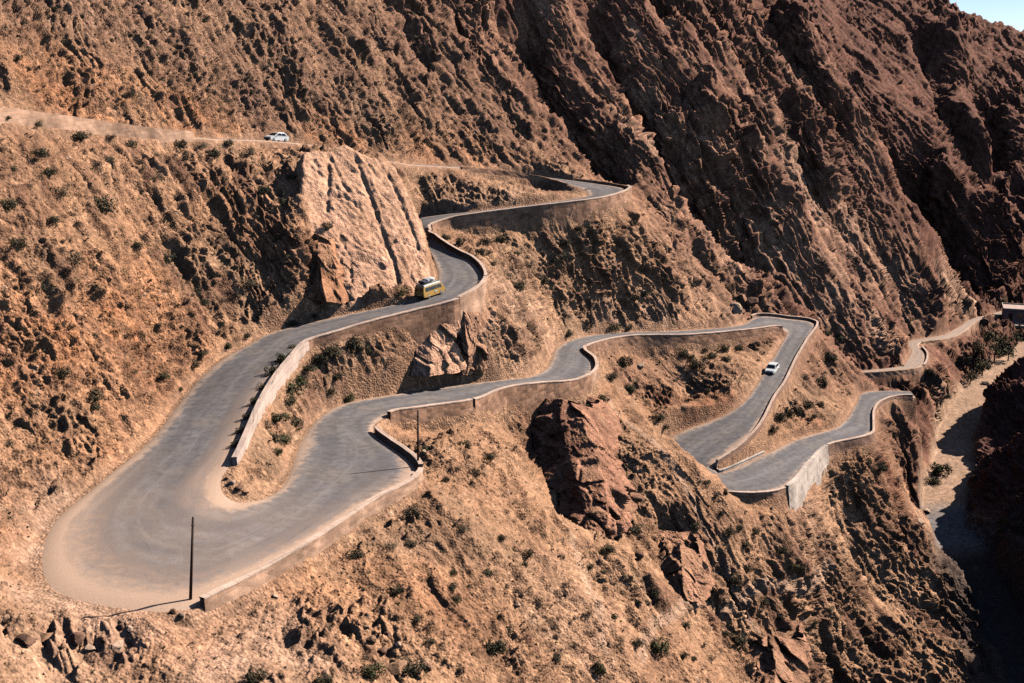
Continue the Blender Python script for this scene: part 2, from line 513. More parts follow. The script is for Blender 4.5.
# ------------------------------------------------------------------ the big smooth slab beside the first leg: one tilted bedding plane
def slab(pix, a, b_, c_, soft=.8):
    p0, p1, p2 = PD(*a), PD(*b_), PD(*c_)
    n = np.cross(p1 - p0, p2 - p0)
    poly = []
    for u, v in pix:
        d = ray(u, v); poly.append(d * ((n @ p0) / (n @ d)))
    poly = np.array(poly + [poly[0]])
    m = 4
    r = np.hypot(poly[:, 0], poly[:, 1]); t = np.arctan2(poly[:, 0], poly[:, 1])
    s = box(r.min() - m, r.max() + m, t.min() - .03, t.max() + .03)
    x, y = GX[s] + wx[s] * .8, GY[s] + wy[s] * .8
    d, _, _ = seg_dist(x, y, poly)
    ins = np.zeros(x.shape, bool)
    for k in range(len(poly) - 1):
        a_, b2 = poly[k], poly[k + 1]
        cnd = ((a_[1] > y) != (b2[1] > y)) & (x < (b2[0] - a_[0]) * (y - a_[1]) / (b2[1] - a_[1] + 1e-9) + a_[0])
        ins ^= cnd
    sd = np.where(ins, d, -d)
    k = sstep(-soft, soft, sd)
    zp = p0[2] - (n[0] * (GX[s] - p0[0]) + n[1] * (GY[s] - p0[1])) / n[2]
    GZ[s] = (GZ[s] * (1 - k) + zp * k).astype(np.float32)
    MASK = np.zeros(GX.shape, np.float32); MASK[s] = k
    return MASK


def quad_field(px, py, A, B, C_, D):
    """A=R0 B=R1 C=L1 D=L0: distance outside the quad (0 inside) and its height"""
    q4 = [A, B, C_, D]
    dmin = np.full(px.shape, 1e9, np.float32); pos = np.ones(px.shape, bool); neg = np.ones(px.shape, bool)
    for k in range(4):
        a, b = q4[k], q4[(k + 1) % 4]
        dx, dy = b[0] - a[0], b[1] - a[1]
        cr_ = dx * (py - a[1]) - dy * (px - a[0])
        pos &= cr_ >= 0; neg &= cr_ <= 0
        t = np.clip(((px - a[0]) * dx + (py - a[1]) * dy) / (dx * dx + dy * dy + 1e-9), 0, 1)
        dmin = np.minimum(dmin, np.hypot(px - a[0] - t * dx, py - a[1] - t * dy))
    dmin = np.where(pos | neg, 0, dmin)

    def ld(a, b):
        dx, dy = b[0] - a[0], b[1] - a[1]
        return np.abs(dx * (py - a[1]) - dy * (px - a[0])) / (math.hypot(dx, dy) + 1e-9)
    d0, d1 = ld(A, D), ld(B, C_)
    t = d0 / (d0 + d1 + 1e-6)
    return dmin, A[2] * (1 - t) + B[2] * t




A1 = np.array([.50, -.28, -.82]); A1 /= np.linalg.norm(A1)
A2 = np.array([.80, .35, .40]); A2 -= A1 * (A1 @ A2); A2 /= np.linalg.norm(A2)
A3 = np.cross(A1, A2)


def shape():
    """gullies, slab, roads and river bed, worked into the current grid"""
    global GZ, M_SLAB, RDIST, RZ, RIVD, kk
    for px, wl, wr, h in LINES:
        P = [hit(u, v) for u, v in px]
        P = [p for p in P if p is not None]
        if len(P) < 2:
            continue
        P = np.array(P)
        m = max(wl, wr) * 2.6
        r0, r1 = np.hypot(P[:, 0], P[:, 1]).min() - m, np.hypot(P[:, 0], P[:, 1]).max() + m
        t = np.arctan2(P[:, 0], P[:, 1]); mt = m / max(r0, 20)
        s = box(r0, r1, t.min() - mt, t.max() + mt)
        d, sd, al = seg_dist(WX[s], WY[s], P)
        w = np.where(sd > 0, wl, wr)
        prof = np.exp(-(d / w) ** 1.5 * 1.2) * sstep(-.02, .12, al) * sstep(1.02, .8, al)
        GZ[s] += (h * prof).astype(np.float32)

    M_SLAB = slab([(306, 153), (345, 149), (376, 150), (393, 158), (404, 185), (418, 225), (431, 262), (436, 281), (395, 299), (352, 309), (336, 308), (322, 240), (310, 190)], (330, 310, 161.5), (434, 283, 173.5), (355, 152, 185))
    for px, wdt, h in [([(354, 152), (363, 182), (380, 228), (394, 268), (404, 292)], .32, -.75), ([(330, 155), (331, 182), (329, 215)], .35, -.6),
                       ([(318, 240), (330, 268), (352, 302)], .9, -1.6), ([(330, 152), (345, 185), (362, 215)], .3, -.5), ([(385, 165), (400, 205), (420, 250)], .3, -.5), ([(312, 200), (340, 196), (362, 205)], .3, -.5), ([(368, 245), (392, 240), (420, 246)], .3, -.5), ([(335, 262), (358, 258), (385, 268)], .35, -.6), ([(338, 232), (350, 255), (352, 285)], .3, -.5), ([(300, 235), (312, 265), (322, 305)], 1.0, -1.5)]:
        P = [hit(u, v) for u, v in px]
        d, _, al = seg_dist(GX + wx * .25, GY + wy * .25, np.array(P))
        GZ += (h * np.exp(-(d / wdt) ** 2) * sstep(-.01, .1, al) * sstep(1.01, .9, al)).astype(np.float32)

    fr = sstep(225, 300, GY + GX * .35) * sstep(900, 600, RG)
    s1, s2, s3 = [(GX + wx * .8) * q_[0] + (GY + wy * .8) * q_[1] + GZ * q_[2] for q_ in (A1, A2, A3)]
    GZ += (fr * ((ridged(s1 / 80 + 9, s2 / 26, s3 / 26, 2) - .55) * 7.0 + (ridged(s1 / 55, s2 / 9, s3 / 12, 2) - .6) * 3.4)
           + (1 - fr) * sstep(3, 9, np.abs(GY * 0 + 9)) * (ridged(s1 / 30, s2 / 6, s3 / 9, 2) - .6) * .7).astype(np.float32)
    RDIST = np.full(GX.shape, 14.0, np.float32)     # metres to the nearest road
    RZ = np.zeros(GX.shape, np.float32)


    for (R, L, H, fi) in RD:
        for i in range(len(R) - 1):
            Q = np.array([R[i], R[i + 1], L[i + 1], L[i]])
            rr = np.hypot(Q[:, 0], Q[:, 1]); tt = np.arctan2(Q[:, 0], Q[:, 1]); m = 9.0
            s = box(rr.min() - m, rr.max() + m, tt.min() - m / rr.min(), tt.max() + m / rr.min())
            d, z = quad_field(GX[s], GY[s], Q[0], Q[1], Q[2], Q[3])
            # nearer in plan wins, but of two legs stacked closely the lower one is never buried
            m_ = d < RDIST[s] - 1e-4
            RZ[s] = np.where(m_, z, RZ[s]); RDIST[s] = np.where(m_, d, RDIST[s])
    k = sstep(1.0, 0.22, RDIST)
    GZ = (GZ * (1 - k) + (RZ - 0.14) * k).astype(np.float32)

    # flat river bed
    rd, _, _ = seg_dist(GX, GY, RV)
    rzn = np.interp(GY, RV[::-1, 1], RV[::-1, 2]).astype(np.float32)
    RIVD = rd
    kk = sstep(6.2, 3.8, rd + wx * .7)
    GZ = np.where(kk > 0, np.minimum(GZ * (1 - kk) + rzn * kk, np.maximum(GZ, rzn)), GZ)



set_grid(RG); shape()
# second pass: radii redistributed along each spoke by how much ground one sees between them
ph = np.arctan2(GZ, RG); dr = np.diff(np.log(RG), axis=0); dp = np.diff(ph, axis=0)
wgt = np.sqrt((np.where(dp > 0, dp, dp * .35)) ** 2 + (.15 * dr) ** 2)
wgt *= (sstep(55, 62, RG[1:]) * sstep(700, 640, RG[1:]) * .97 + .03)
for _ in range(6):
    wgt[1:-1] = (wgt[:-2] + wgt[1:-1] * 2 + wgt[2:]) / 4
    wgt[:, 1:-1] = (wgt[:, :-2] + wgt[:, 1:-1] * 2 + wgt[:, 2:]) / 4
cum = np.vstack([np.zeros((1, NCol)), np.cumsum(wgt, 0)])
nrow2 = int(1720 * QUAL)
lr = np.log(RG[:, 0].astype(float))
NR = np.stack([np.interp(np.linspace(0, cum[-1, j], nrow2), cum[:, j], lr) for j in range(NCol)], 1)
for _ in range(90):
    NR[:, 1:-1] = (NR[:, :-2] + NR[:, 1:-1] * 2 + NR[:, 2:]) / 4
set_grid(np.exp(NR)); shape()

# ------------------------------------------------------------------ rock relief
def normals(X, Y, Z):
    P = np.stack([X, Y, Z], -1)
    du = np.empty_like(P); dv = np.empty_like(P)
    du[1:-1] = P[2:] - P[:-2]; du[0] = P[1] - P[0]; du[-1] = P[-1] - P[-2]
    dv[:, 1:-1] = P[:, 2:] - P[:, :-2]; dv[:, 0] = P[:, 1] - P[:, 0]; dv[:, -1] = P[:, -1] - P[:, -2]
    n = np.cross(dv, du)
    n /= np.linalg.norm(n, axis=-1, keepdims=True) + 1e-9
    n *= np.sign(n[..., 2:3] + 1e-9)
    return n.astype(np.float32)


NRM = normals(GX, GY, blur(GZ.copy(), 4))
wz = vnoise(GX / 7, GY / 7, GZ / 7) * 1.5
QX, QY, QZ = GX + wx * .8, GY + wy * .8, GZ + wz
S1 = QX * A1[0] + QY * A1[1] + QZ * A1[2]
S2 = QX * A2[0] + QY * A2[1] + QZ * A2[2]
S3 = QX * A3[0] + QY * A3[1] + QZ * A3[2]


def blobs(lst):
    o = np.zeros(GX.shape, np.float32)
    for u, v, rad, s in lst:
        p = hit(u, v)
        if p is None:
            continue
        d2 = (WX - p[0]) ** 2 + (WY - p[1]) ** 2 + (GZ - p[2]) ** 2
        o = np.maximum(o, s * np.exp(-d2 / (rad * rad) * 1.2))
    return o


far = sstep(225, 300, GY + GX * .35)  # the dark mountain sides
M_ROCK = np.clip(blobs([(20, 640, 2.5, .7), (45, 643, 2.5, .75), (80, 645, 2.5, .75), (112, 640, 2.5, .75), (60, 280, 14, .7), (20, 330, 12, .8), (80, 420, 10, .8), (140, 340, 10, .8), (60, 40, 24, 1), (60, 90, 14, 1), (150, 60, 24, 1), (220, 90, 22, 1), (240, 30, 26, 1), (330, 80, 26, 1), (380, 30, 30, 1), (440, 110, 24, 1), (480, 50, 28, 1), (540, 110, 24, 1), (550, 180, 12, .8), (30, 200, 12, .5), (100, 170, 14, .5), (170, 200, 14, .7), (240, 180, 14, .9), (300, 640, 6, .5), (480, 600, 8, .4), (620, 580, 8, .5), (60, 330, 14, .9), (130, 300, 14, .9), (200, 280, 14, .9), (40, 430, 9, .7), (110, 390, 9, .7), (270, 240, 10, 1), (480, 350, 8, 1), (440, 350, 7, 1), (400, 350, 6, .8),
                        (520, 290, 14, 1), (580, 290, 14, .9), (550, 320, 8, 1), (620, 260, 18, .8), (470, 190, 10, 1), (540, 190, 10, .8), (600, 415, 5, .6),
                        (690, 560, 6, .8), (700, 590, 6, 1), (560, 610, 10, .5), (860, 500, 12, .4), (900, 560, 16, .9), (940, 620, 16, 1), (820, 650, 18, 1), (760, 650, 12, .7), (880, 650, 16, 1), (540, 650, 9, .8),
                        (380, 640, 5, .9), (400, 660, 4, .9), (640, 310, 12, .9), (700, 300, 10, .9), (730, 280, 12, .6), (900, 450, 14, .9), (920, 400, 14, .9), (820, 380, 10, .6), (440, 560, 6, .3), (650, 395, 8, .9), (700, 390, 9, .9)]), 0, 1)
roadk = sstep(0.4, 1.7, RDIST)
steep = sstep(.86, .62, NRM[..., 2])
patch = sstep(-.1, .45, fbm(GX / 16, GY / 16, GZ / 16, 3))
rock = np.clip(np.maximum(M_ROCK, far * .85) + .75 * steep * (.4 + .6 * patch) + .22 * patch, 0, 1) * (1 - M_SLAB)
riverk = sstep(3.5, 7, RIVD)
SMOOTH = np.clip(blobs([(20, 595, 4, .8), (28, 560, 4, .9), (40, 520, 4, .8), (45, 605, 4, .8), (90, 618, 3, .6), (262, 640, 5, .8), (235, 662, 5, .8), (290, 655, 4, .6), (650, 365, 7, .8), (680, 355, 6, .7), (800, 365, 7, .6), (540, 180, 6, .7), (700, 640, 6, .4), (480, 500, 8, .4)]), 0, 1)
amp = (1 - .75 * SMOOTH) * roadk * riverk * sstep(5000, 600, RG)

# big blocks, small blocks, loose stones
def W3(x, y, z):
    return [a.reshape(GX.shape) for a in worley(x.ravel(), y.ravel(), z.ravel())]


f1, f2, cid = W3(S1 / 6.5, S2 / 2.3, S3 / 4.2)
blk = (.30 + .55 * np.maximum(_lat[cid], -.5) + .95 * facet(S1 / 6.5, S2 / 2.3, S3 / 4.2, cid)) * sstep(0, .20, f2 - f1) * 1.35 - .35
g1, g2, gid = W3(S1 / 2.4, S2 / .75, S3 / 1.4)
sml = (.30 + .5 * np.maximum(_lat[gid], -.5) + .9 * facet(S1 / 2.4, S2 / .75, S3 / 1.4, gid)) * sstep(0, .26, g2 - g1) * 1.35 - .35
n1 = fbm(GX / 11, GY / 11, GZ / 11, 4); n2 = fbm(S1 / 9, S2 / 1.3, S3 / 6, 3); n3 = fbm(GX / 2.2, GY / 2.2, GZ / 2.2, 3)
h1, hid = [q_.reshape(GX.shape) for q_ in worley8(((GX + n3 * .3) / .95).ravel(), ((GY - n3 * .3) / .95).ravel(), (GZ / .95).ravel())]
stony = np.clip(sstep(-.25, .5, fbm(GX / 8 + 4, GY / 8, GZ / 8, 3)) + rock * .5, 0, 1)
stones = np.maximum(0, (.16 + .34 * stony) * (.55 + .45 * _lat[hid]) - h1 * .62) * (_lat[hid] > .25 - .5 * stony)
k1, kid = [q_.reshape(GX.shape) for q_ in worley8(((GX + n3 * .3) / .52 + 7).ravel(), ((GY - n3 * .3) / .52).ravel(), (GZ / .52).ravel())]
stones2 = np.maximum(0, .40 + .2 * _lat[kid] - k1 * .75) * (_lat[kid] > .15 - .7 * stony)
rub = vnoise(GX / .55, GY / .55, GZ / .55)
rdg = ridged(S1 / 40, S2 / 5.5, S3 / 8, 3)
rdg3 = ridged(S1 / 12, S2 / 1.6, S3 / 2.6, 2)
lump = fbm(GX / 5.5, GY / 5.5, GZ / 5.5, 3)
lay = S2 / 3.1 + .5 * n1
bed = np.abs(lay - np.floor(lay) - .5) * 2
l2 = S2 / 2.3 + .9 * n1 + .25 * n3; saw = (l2 - np.floor(l2)) ** 3 * sstep(-.1, .4, fbm(GX / 9 + 7, GY / 9, GZ / 9, 2))
l3 = (GZ + .35 * GX * .3) / 1.9 + 1.1 * n1 + .2 * n3; saw2 = (l3 - np.floor(l3)) ** 3 * sstep(0, .45, fbm(GX / 7 + 2, GY / 7 + 5, GZ / 7, 2))
NS = 1 - M_SLAB
crag = sstep(-.25, .4, fbm(GX / 26 + 3, GY / 26, GZ / 26, 2))
st_ = (GZ * .8 - GX * .35 + n1 * 4) / 9.0
cliffs = (st_ - np.floor(st_)) ** 3 * crag
DISP = amp * (rock * NS * (blk * ((.5 + .6 * crag) * (1 - far) + 1.0 * far * (.5 + crag)) + sml * (.42 + .30 * far * crag)) + far * ((rdg - .6) * 1.6 * crag + (rdg3 - .6) * (.5 + .9 * crag)) + far * (cliffs * 1.6 + saw * 1.3) + (1 - far) * NS * (saw * .75 + saw2 * .8)
              + rock * (1 - far) * ((rdg - .6) * .8 + (rdg3 - .6) * .8) * NS + (1 - far) * lump * .55 * NS + NS * rock * .35 * bed
              + stones2 * (.25 + .4 * sstep(.2, .8, stony)) * (1 - far) * NS + stones * (.5 + .9 * sstep(.25, .8, stony)) * (1 - .95 * M_SLAB) * (1 - .9 * far) + .05 * rub * NS * (1 - .9 * far) + M_SLAB * (sml * .17 + blk * .09 + .05 * rub))
PX = GX + NRM[..., 0] * DISP; PY = GY + NRM[..., 1] * DISP; PZz = GZ + NRM[..., 2] * DISP
GZ0 = GZ.copy()
GZ = (GZ + DISP / np.maximum(NRM[..., 2], .35)).astype(np.float32)     # what hit() and ground() look up from here on

# ------------------------------------------------------------------ rock and soil colours (mostly the stone's own colour, some shade and sun painted in)
def C3(*c_):
    return np.array(c_, np.float32)


SAND, TAN, ORANGE, BROWN = C3(.50, .30, .175), C3(.41, .235, .135), C3(.48, .205, .09), C3(.16, .082, .052)
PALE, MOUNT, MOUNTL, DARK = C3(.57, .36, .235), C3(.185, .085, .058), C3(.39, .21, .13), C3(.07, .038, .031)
REDROCK, DUST = C3(.21, .085, .05), C3(.44, .275, .175)


def mix(a, b, k):
    return a + (b - a) * k[..., None]


M_OR = np.clip(blobs([(60, 340, 12, .9), (120, 330, 12, .9), (30, 400, 10, .8), (80, 440, 8, .8), (170, 300, 9, .7), (130, 105, 10, 1), (190, 120, 9, 1), (60, 85, 11, 1), (90, 100, 10, 1), (160, 110, 10, 1), (30, 75, 10, .9), (220, 128, 6, .8), (30, 560, 6, .8), (310, 145, 6, .8), (350, 140, 5, .9), (340, 130, 5, .8), (240, 215, 8, .5),
                      (300, 610, 8, .5), (200, 640, 8, .4), (420, 150, 7, .8), (470, 155, 7, .7), (850, 440, 6, .6), (700, 400, 7, .6), (60, 520, 7, .7), (430, 600, 7, .5), (340, 575, 6, .5), (820, 430, 5, .6)]), 0, 1)
M_PALE = np.clip(blobs([(460, 355, 4, .9), (445, 335, 3.5, .9), (470, 200, 7, .7), (520, 195, 6, .7), (500, 290, 8, .9), (540, 320, 8, .8), (520, 340, 6, .8), (490, 330, 6, .7), (610, 310, 6, .7), (660, 318, 6, .7), (720, 312, 5, .6), (870, 320, 7, .9), (880, 330, 6, .7), (960, 295, 9, 1), (950, 280, 8, .8), (590, 620, 8, .6),
                        (860, 245, 16, .6), (800, 180, 16, .55), (770, 230, 14, .6), (720, 250, 12, .45), (830, 285, 13, .6), (905, 290, 10, .7), (700, 150, 10, .35), (690, 280, 14, .25), (800, 500, 8, .5), (920, 515, 4, .8)]), 0, 1)  # the mountain blobs here paint its sunlit faces paler
M_RED = np.clip(blobs([(690, 405, 6, 1), (670, 405, 5, 1), (720, 400, 4, .8), (890, 470, 9, .9), (905, 470, 7, .9), (560, 480, 7, .6), (330, 255, 4, .5)]), 0, 1)
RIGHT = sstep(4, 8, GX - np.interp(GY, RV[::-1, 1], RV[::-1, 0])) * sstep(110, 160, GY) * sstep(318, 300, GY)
colr = mix(np.broadcast_to(SAND, GX.shape + (3,)), TAN, sstep(-.35, .4, n1))
colr = mix(colr, ORANGE, np.clip(M_OR * (0.75 + .6 * n3), 0, 1) * .85)
scree = sstep(.05, .5, fbm(GX / 5 + 31, GY / 5, GZ / 5, 4))
colr = mix(colr, C3(.25, .145, .088), scree * .32 * NS)
colr = mix(colr, C3(.30, .21, .135), sstep(.1, .5, fbm(GX / 13 + 11, GY / 13, GZ / 13, 3)) * .45 * NS)
colr = mix(colr, BROWN, np.clip((rock * .9 + .1) * sstep(-.05, .5, n2 + .35 * _lat[cid]) * .8, 0, .8) * (1 - M_SLAB) * (1 - .6 * M_OR))
M_UP = np.clip(blobs([(0, 20, 20, .9), (60, 30, 24, 1), (150, 30, 24, 1), (170, 80, 16, .8), (250, 70, 24, 1), (260, 20, 28, 1), (340, 80, 26, 1), (390, 20, 32, 1), (450, 90, 26, 1), (490, 40, 30, 1)]), 0, 1)
colr = mix(colr, C3(.27, .16, .105), M_UP * np.clip(.75 + .5 * n2 + .3 * _lat[gid], 0, 1) * (1 - .8 * M_OR))
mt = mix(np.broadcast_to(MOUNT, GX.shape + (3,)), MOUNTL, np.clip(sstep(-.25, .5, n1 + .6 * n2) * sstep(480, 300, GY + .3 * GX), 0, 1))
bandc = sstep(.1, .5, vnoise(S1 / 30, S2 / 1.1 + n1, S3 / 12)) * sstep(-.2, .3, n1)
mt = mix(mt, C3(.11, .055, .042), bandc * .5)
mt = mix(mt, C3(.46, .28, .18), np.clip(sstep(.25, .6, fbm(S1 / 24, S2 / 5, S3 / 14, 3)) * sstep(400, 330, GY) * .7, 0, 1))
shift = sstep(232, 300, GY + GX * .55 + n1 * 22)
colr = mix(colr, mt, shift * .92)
colr = mix(colr, PALE, np.clip(M_PALE * (1.0 + n3 * 1.2), 0, 1) * .9)
colr = mix(colr, C3(.62, .38, .25), M_SLAB * np.clip(.8 + .5 * n3, 0, 1))
colr = mix(colr, REDROCK, np.clip(M_RED * (.7 + n3 * .9 + .4 * _lat[gid]), 0, 1) * .7)
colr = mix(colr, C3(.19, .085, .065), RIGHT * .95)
colr = mix(colr, colr * .62, np.clip(saw + saw2, 0, 1) * .5 * NS)
colr = mix(colr, DARK, np.clip(rock + .25, 0, 1) * NS * np.maximum(sstep(.12, .0, g2 - g1) * .5, sstep(.07, 0, f2 - f1) * .5))                     # shade of the cracks painted into the joints
colr = mix(colr, DUST, sstep(1.3, .2, RDIST + .5 * n3) * .45)
M_DUST = np.clip(blobs([(262, 640, 5, .9), (235, 662, 5, .9), (290, 655, 4, .8), (280, 625, 4, .7), (120, 628, 4, .6), (200, 625, 4, .5), (60, 668, 6, .6), (20, 600, 4, .8), (30, 560, 4, .9), (42, 520, 4, .8), (62, 495, 3, .7), (45, 605, 4, .9), (90, 618, 4, .9), (130, 622, 4, .7)]), 0, 1)
colr = mix(colr, C3(.50, .335, .235), np.clip(M_DUST * (.9 + .5 * n3), 0, 1) * .85)
M_DIRT = np.clip(blobs([(650, 365, 7, .9), (680, 355, 6, .8), (620, 370, 5, .7), (700, 370, 5, .5), (800, 365, 7, .7), (815, 345, 6, .7), (540, 180, 6, .8), (660, 270, 7, .5), (470, 240, 5, .6)]), 0, 1)
colr = mix(colr, C3(.31, .175, .11), M_DIRT * .75)
PATH = np.zeros(GX.shape, np.float32)
for px in ([(640, 655), (655, 625), (680, 608), (705, 598)], [(722, 606), (760, 592), (800, 574), (830, 560)], [(560, 520), (585, 575), (600, 640)], [(610, 400), (650, 440), (690, 500), (722, 560), (755, 622)]):
    Pp = [hit(u, v) for u, v in px]
    dd_, _, _ = seg_dist(GX + wx * .35, GY + wy * .35, np.array(Pp))
    PATH = np.maximum(PATH, sstep(.75, .25, dd_))
colr = mix(colr, C3(.50, .34, .235), PATH * .6)
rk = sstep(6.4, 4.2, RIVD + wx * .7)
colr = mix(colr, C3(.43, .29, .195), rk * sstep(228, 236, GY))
colr = mix(colr, C3(.06, .052, .05), np.maximum(rk, sstep(14, 8, RIVD) * .8) * sstep(224, 212, GY + wx))  # shade of the gorge floor painted in as near black
colr = mix(colr, C3(.22, .21, .205), rk * sstep(212, 222, GY + wx) * sstep(240, 230, GY + wx))  # grey of the shaded river reach painted in
colr = mix(colr, colr * .82, np.clip(stones * 9, 0, 1) * (_lat[hid] > .3))
colr = mix(colr, C3(.52, .37, .26), np.clip(stones * 9, 0, 1) * (_lat[hid] < .0) * .5 * (1 - far))
colr = colr * (1 + .30 * _lat[(kid * 7 + 3) & 262143] * np.clip(stones2 * 8, 0, 1))[..., None]
colr = colr * (1 + .10 * rub + .20 * n3)[..., None] * (1 + .16 * _lat[gid] * rock)[..., None]
colr = colr * C3(1.03, .955, .915)
colr = np.clip(colr, .02, .8)


def node_mat(name):
    m = bpy.data.materials.new(name); m.use_nodes = True
    nt = m.node_tree
    return m, nt, nt.nodes, nt.links, nt.nodes['Principled BSDF']


def rock_material():
    m, nt, N, Lk, P = node_mat('weathered rock and soil')
    at = N.new('ShaderNodeAttribute'); at.attribute_name = 'stone'
    geo = N.new('ShaderNodeNewGeometry')
    n = N.new('ShaderNodeTexNoise'); n.inputs['Scale'].default_value = 1.3; n.inputs['Detail'].default_value = 7; n.inputs['Roughness'].default_value = .75
    Lk.new(geo.outputs['Position'], n.inputs['Vector'])
    mr = N.new('ShaderNodeMapRange'); mr.inputs[1].default_value = .3; mr.inputs[2].default_value = .7; mr.inputs[3].default_value = .66; mr.inputs[4].default_value = 1.34
    Lk.new(n.outputs['Fac'], mr.inputs[0])
    vo = N.new('ShaderNodeTexVoronoi'); vo.inputs['Scale'].default_value = 3.8; Lk.new(geo.outputs['Position'], vo.inputs['Vector'])
    sp = N.new('ShaderNodeSeparateColor'); Lk.new(vo.outputs['Color'], sp.inputs[0])
    m2 = N.new('ShaderNodeMapRange'); m2.inputs[3].default_value = .76; m2.inputs[4].default_value = 1.22; Lk.new(sp.outputs[0], m2.inputs[0])
    pr = N.new('ShaderNodeMath'); pr.operation = 'MULTIPLY'; Lk.new(mr.outputs[0], pr.inputs[0]); Lk.new(m2.outputs[0], pr.inputs[1])
    mx = N.new('ShaderNodeMix'); mx.data_type = 'RGBA'; mx.blend_type = 'MULTIPLY'; mx.inputs[0].default_value = 1
    Lk.new(at.outputs['Color'], mx.inputs[6]); Lk.new(pr.outputs[0], mx.inputs[7]); Lk.new(mx.outputs[2], P.inputs['Base Color'])
    ad = N.new('ShaderNodeMath'); ad.operation = 'MULTIPLY_ADD'; ad.inputs[1].default_value = -.9; Lk.new(vo.outputs['Distance'], ad.inputs[0]); Lk.new(n.outputs['Fac'], ad.inputs[2])
    b = N.new('ShaderNodeBump'); b.inputs['Distance'].default_value = .26
    ms = N.new('ShaderNodeMath'); ms.operation = 'MULTIPLY'; ms.inputs[1].default_value = .65; Lk.new(at.outputs['Alpha'], ms.inputs[0]); Lk.new(ms.outputs[0], b.inputs['Strength'])
    Lk.new(ad.outputs[0], b.inputs['Height']); Lk.new(b.outputs[0], P.inputs['Normal'])
    P.inputs['Roughness'].default_value = .95
    P.inputs['Specular IOR Level'].default_value = .15
    return m


ROCKM = rock_material()
VID = np.arange(NRow * NCol).reshape(NRow, NCol)
QV = np.stack([VID[:-1, :-1], VID[:-1, 1:], VID[1:, 1:], VID[1:, :-1]], -1).reshape(-1, 4)
PV = np.stack([PX, PY, PZz], -1).reshape(-1, 3)
CV4 = np.concatenate([colr, ((1 - .35 * M_SLAB) * (1 - .65 * far))[..., None].astype(np.float32)], -1).reshape(-1, 4).astype(np.float32)


def fast_mesh(name, V, Q, col=None, mat=None, attr='stone'):
    me = bpy.data.meshes.new(name)
    me.vertices.add(len(V)); me.vertices.foreach_set('co', np.ascontiguousarray(V, np.float32).ravel())
    k_ = Q.shape[1]
    me.loops.add(Q.size); me.loops.foreach_set('vertex_index', np.ascontiguousarray(Q, np.int32).ravel())
    me.polygons.add(len(Q)); me.polygons.foreach_set('loop_start', np.arange(0, Q.size, k_, dtype=np.int32))
    me.polygons.foreach_set('use_smooth', np.ones(len(Q), bool))
    if col is not None:
        a = me.attributes.new(attr, 'FLOAT_COLOR', 'POINT'); a.data.foreach_set('color', np.ascontiguousarray(col, np.float32).ravel())
    me.update(calc_edges=True)
    if mat:
        me.materials.append(mat)
    o = bpy.data.objects.new(name, me); COL.objects.link(o)
    return o


def sub_terrain(name, sel):
    q_ = QV[sel]
    used, inv = np.unique(q_, return_inverse=True)
    o = fast_mesh(name, PV[used], inv.reshape(q_.shape), CV4[used], ROCKM)
    o['kind'] = 'structure'
    return o


def fc(a):
    return a[:-1, :-1].ravel()


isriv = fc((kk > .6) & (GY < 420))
ismt = fc((GY + GX * .55 > 268)) & ~isriv & ~fc((GX > 60) & (GY < 262))
iscliff = fc((RIGHT > .35)) & ~isriv
ismt &= ~iscliff
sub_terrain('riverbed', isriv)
sub_terrain('mountain', ismt)
sub_terrain('gorge_cliff', iscliff)
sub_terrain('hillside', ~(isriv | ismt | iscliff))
# ------------------------------------------------------------------ small helpers
def simple_mat(name, col, rough=.7, noise=0.0, scale=3.0, bump=0.0, metal=0.0, spec=.3):
    m, nt, N, Lk, P = node_mat(name)
    P.inputs['Roughness'].default_value = rough; P.inputs['Metallic'].default_value = metal
    P.inputs['Specular IOR Level'].default_value = spec
    P.inputs['Base Color'].default_value = (*col, 1)
    if noise:
        tc = N.new('ShaderNodeTexCoord'); n = N.new('ShaderNodeTexNoise'); n.inputs['Scale'].default_value = scale; n.inputs['Detail'].default_value = 5
        Lk.new(tc.outputs['Object'], n.inputs['Vector'])
        mr = N.new('ShaderNodeMapRange'); mr.inputs[1].default_value = .3; mr.inputs[2].default_value = .7
        mr.inputs[3].default_value = 1 - noise; mr.inputs[4].default_value = 1 + noise
        Lk.new(n.outputs['Fac'], mr.inputs[0])
        mx = N.new('ShaderNodeMix'); mx.data_type = 'RGBA'; mx.blend_type = 'MULTIPLY'; mx.inputs[0].default_value = 1
        mx.inputs[6].default_value = (*col, 1); Lk.new(mr.outputs[0], mx.inputs[7]); Lk.new(mx.outputs[2], P.inputs['Base Color'])
        if bump:
            b = N.new('ShaderNodeBump'); b.inputs['Strength'].default_value = bump; b.inputs['Distance'].default_value = .1
            Lk.new(n.outputs['Fac'], b.inputs['Height']); Lk.new(b.outputs[0], P.inputs['Normal'])
    return m


def link(name, me, mat=None, parent=None, smooth=False):
    if mat:
        me.materials.append(mat)
    if smooth:
        me.polygons.foreach_set('use_smooth', [True] * len(me.polygons))
    o = bpy.data.objects.new(name, me); COL.objects.link(o)
    if parent:
        o.parent = parent
    return o


def from_bm(name, bm, mat=None, parent=None, smooth=False):
    me = bpy.data.meshes.new(name); bm.to_mesh(me); bm.free()
    return link(name, me, mat, parent, smooth)


def empty(name, loc, rz=0.0):
    o = bpy.data.objects.new(name, None); COL.objects.link(o)
    o.location = loc; o.rotation_euler = (0, 0, rz); o.empty_display_size = .5
    return o


def tag(o, label, cat, group=None):
    o['label'] = label; o['category'] = cat
    if group:
        o['group'] = group
    return o


def pydata(name, V, F, mat=None, parent=None, smooth=False):
    me = bpy.data.meshes.new(name); me.from_pydata([tuple(map(float, v)) for v in V], [], F); me.update()
    return link(name, me, mat, parent, smooth)


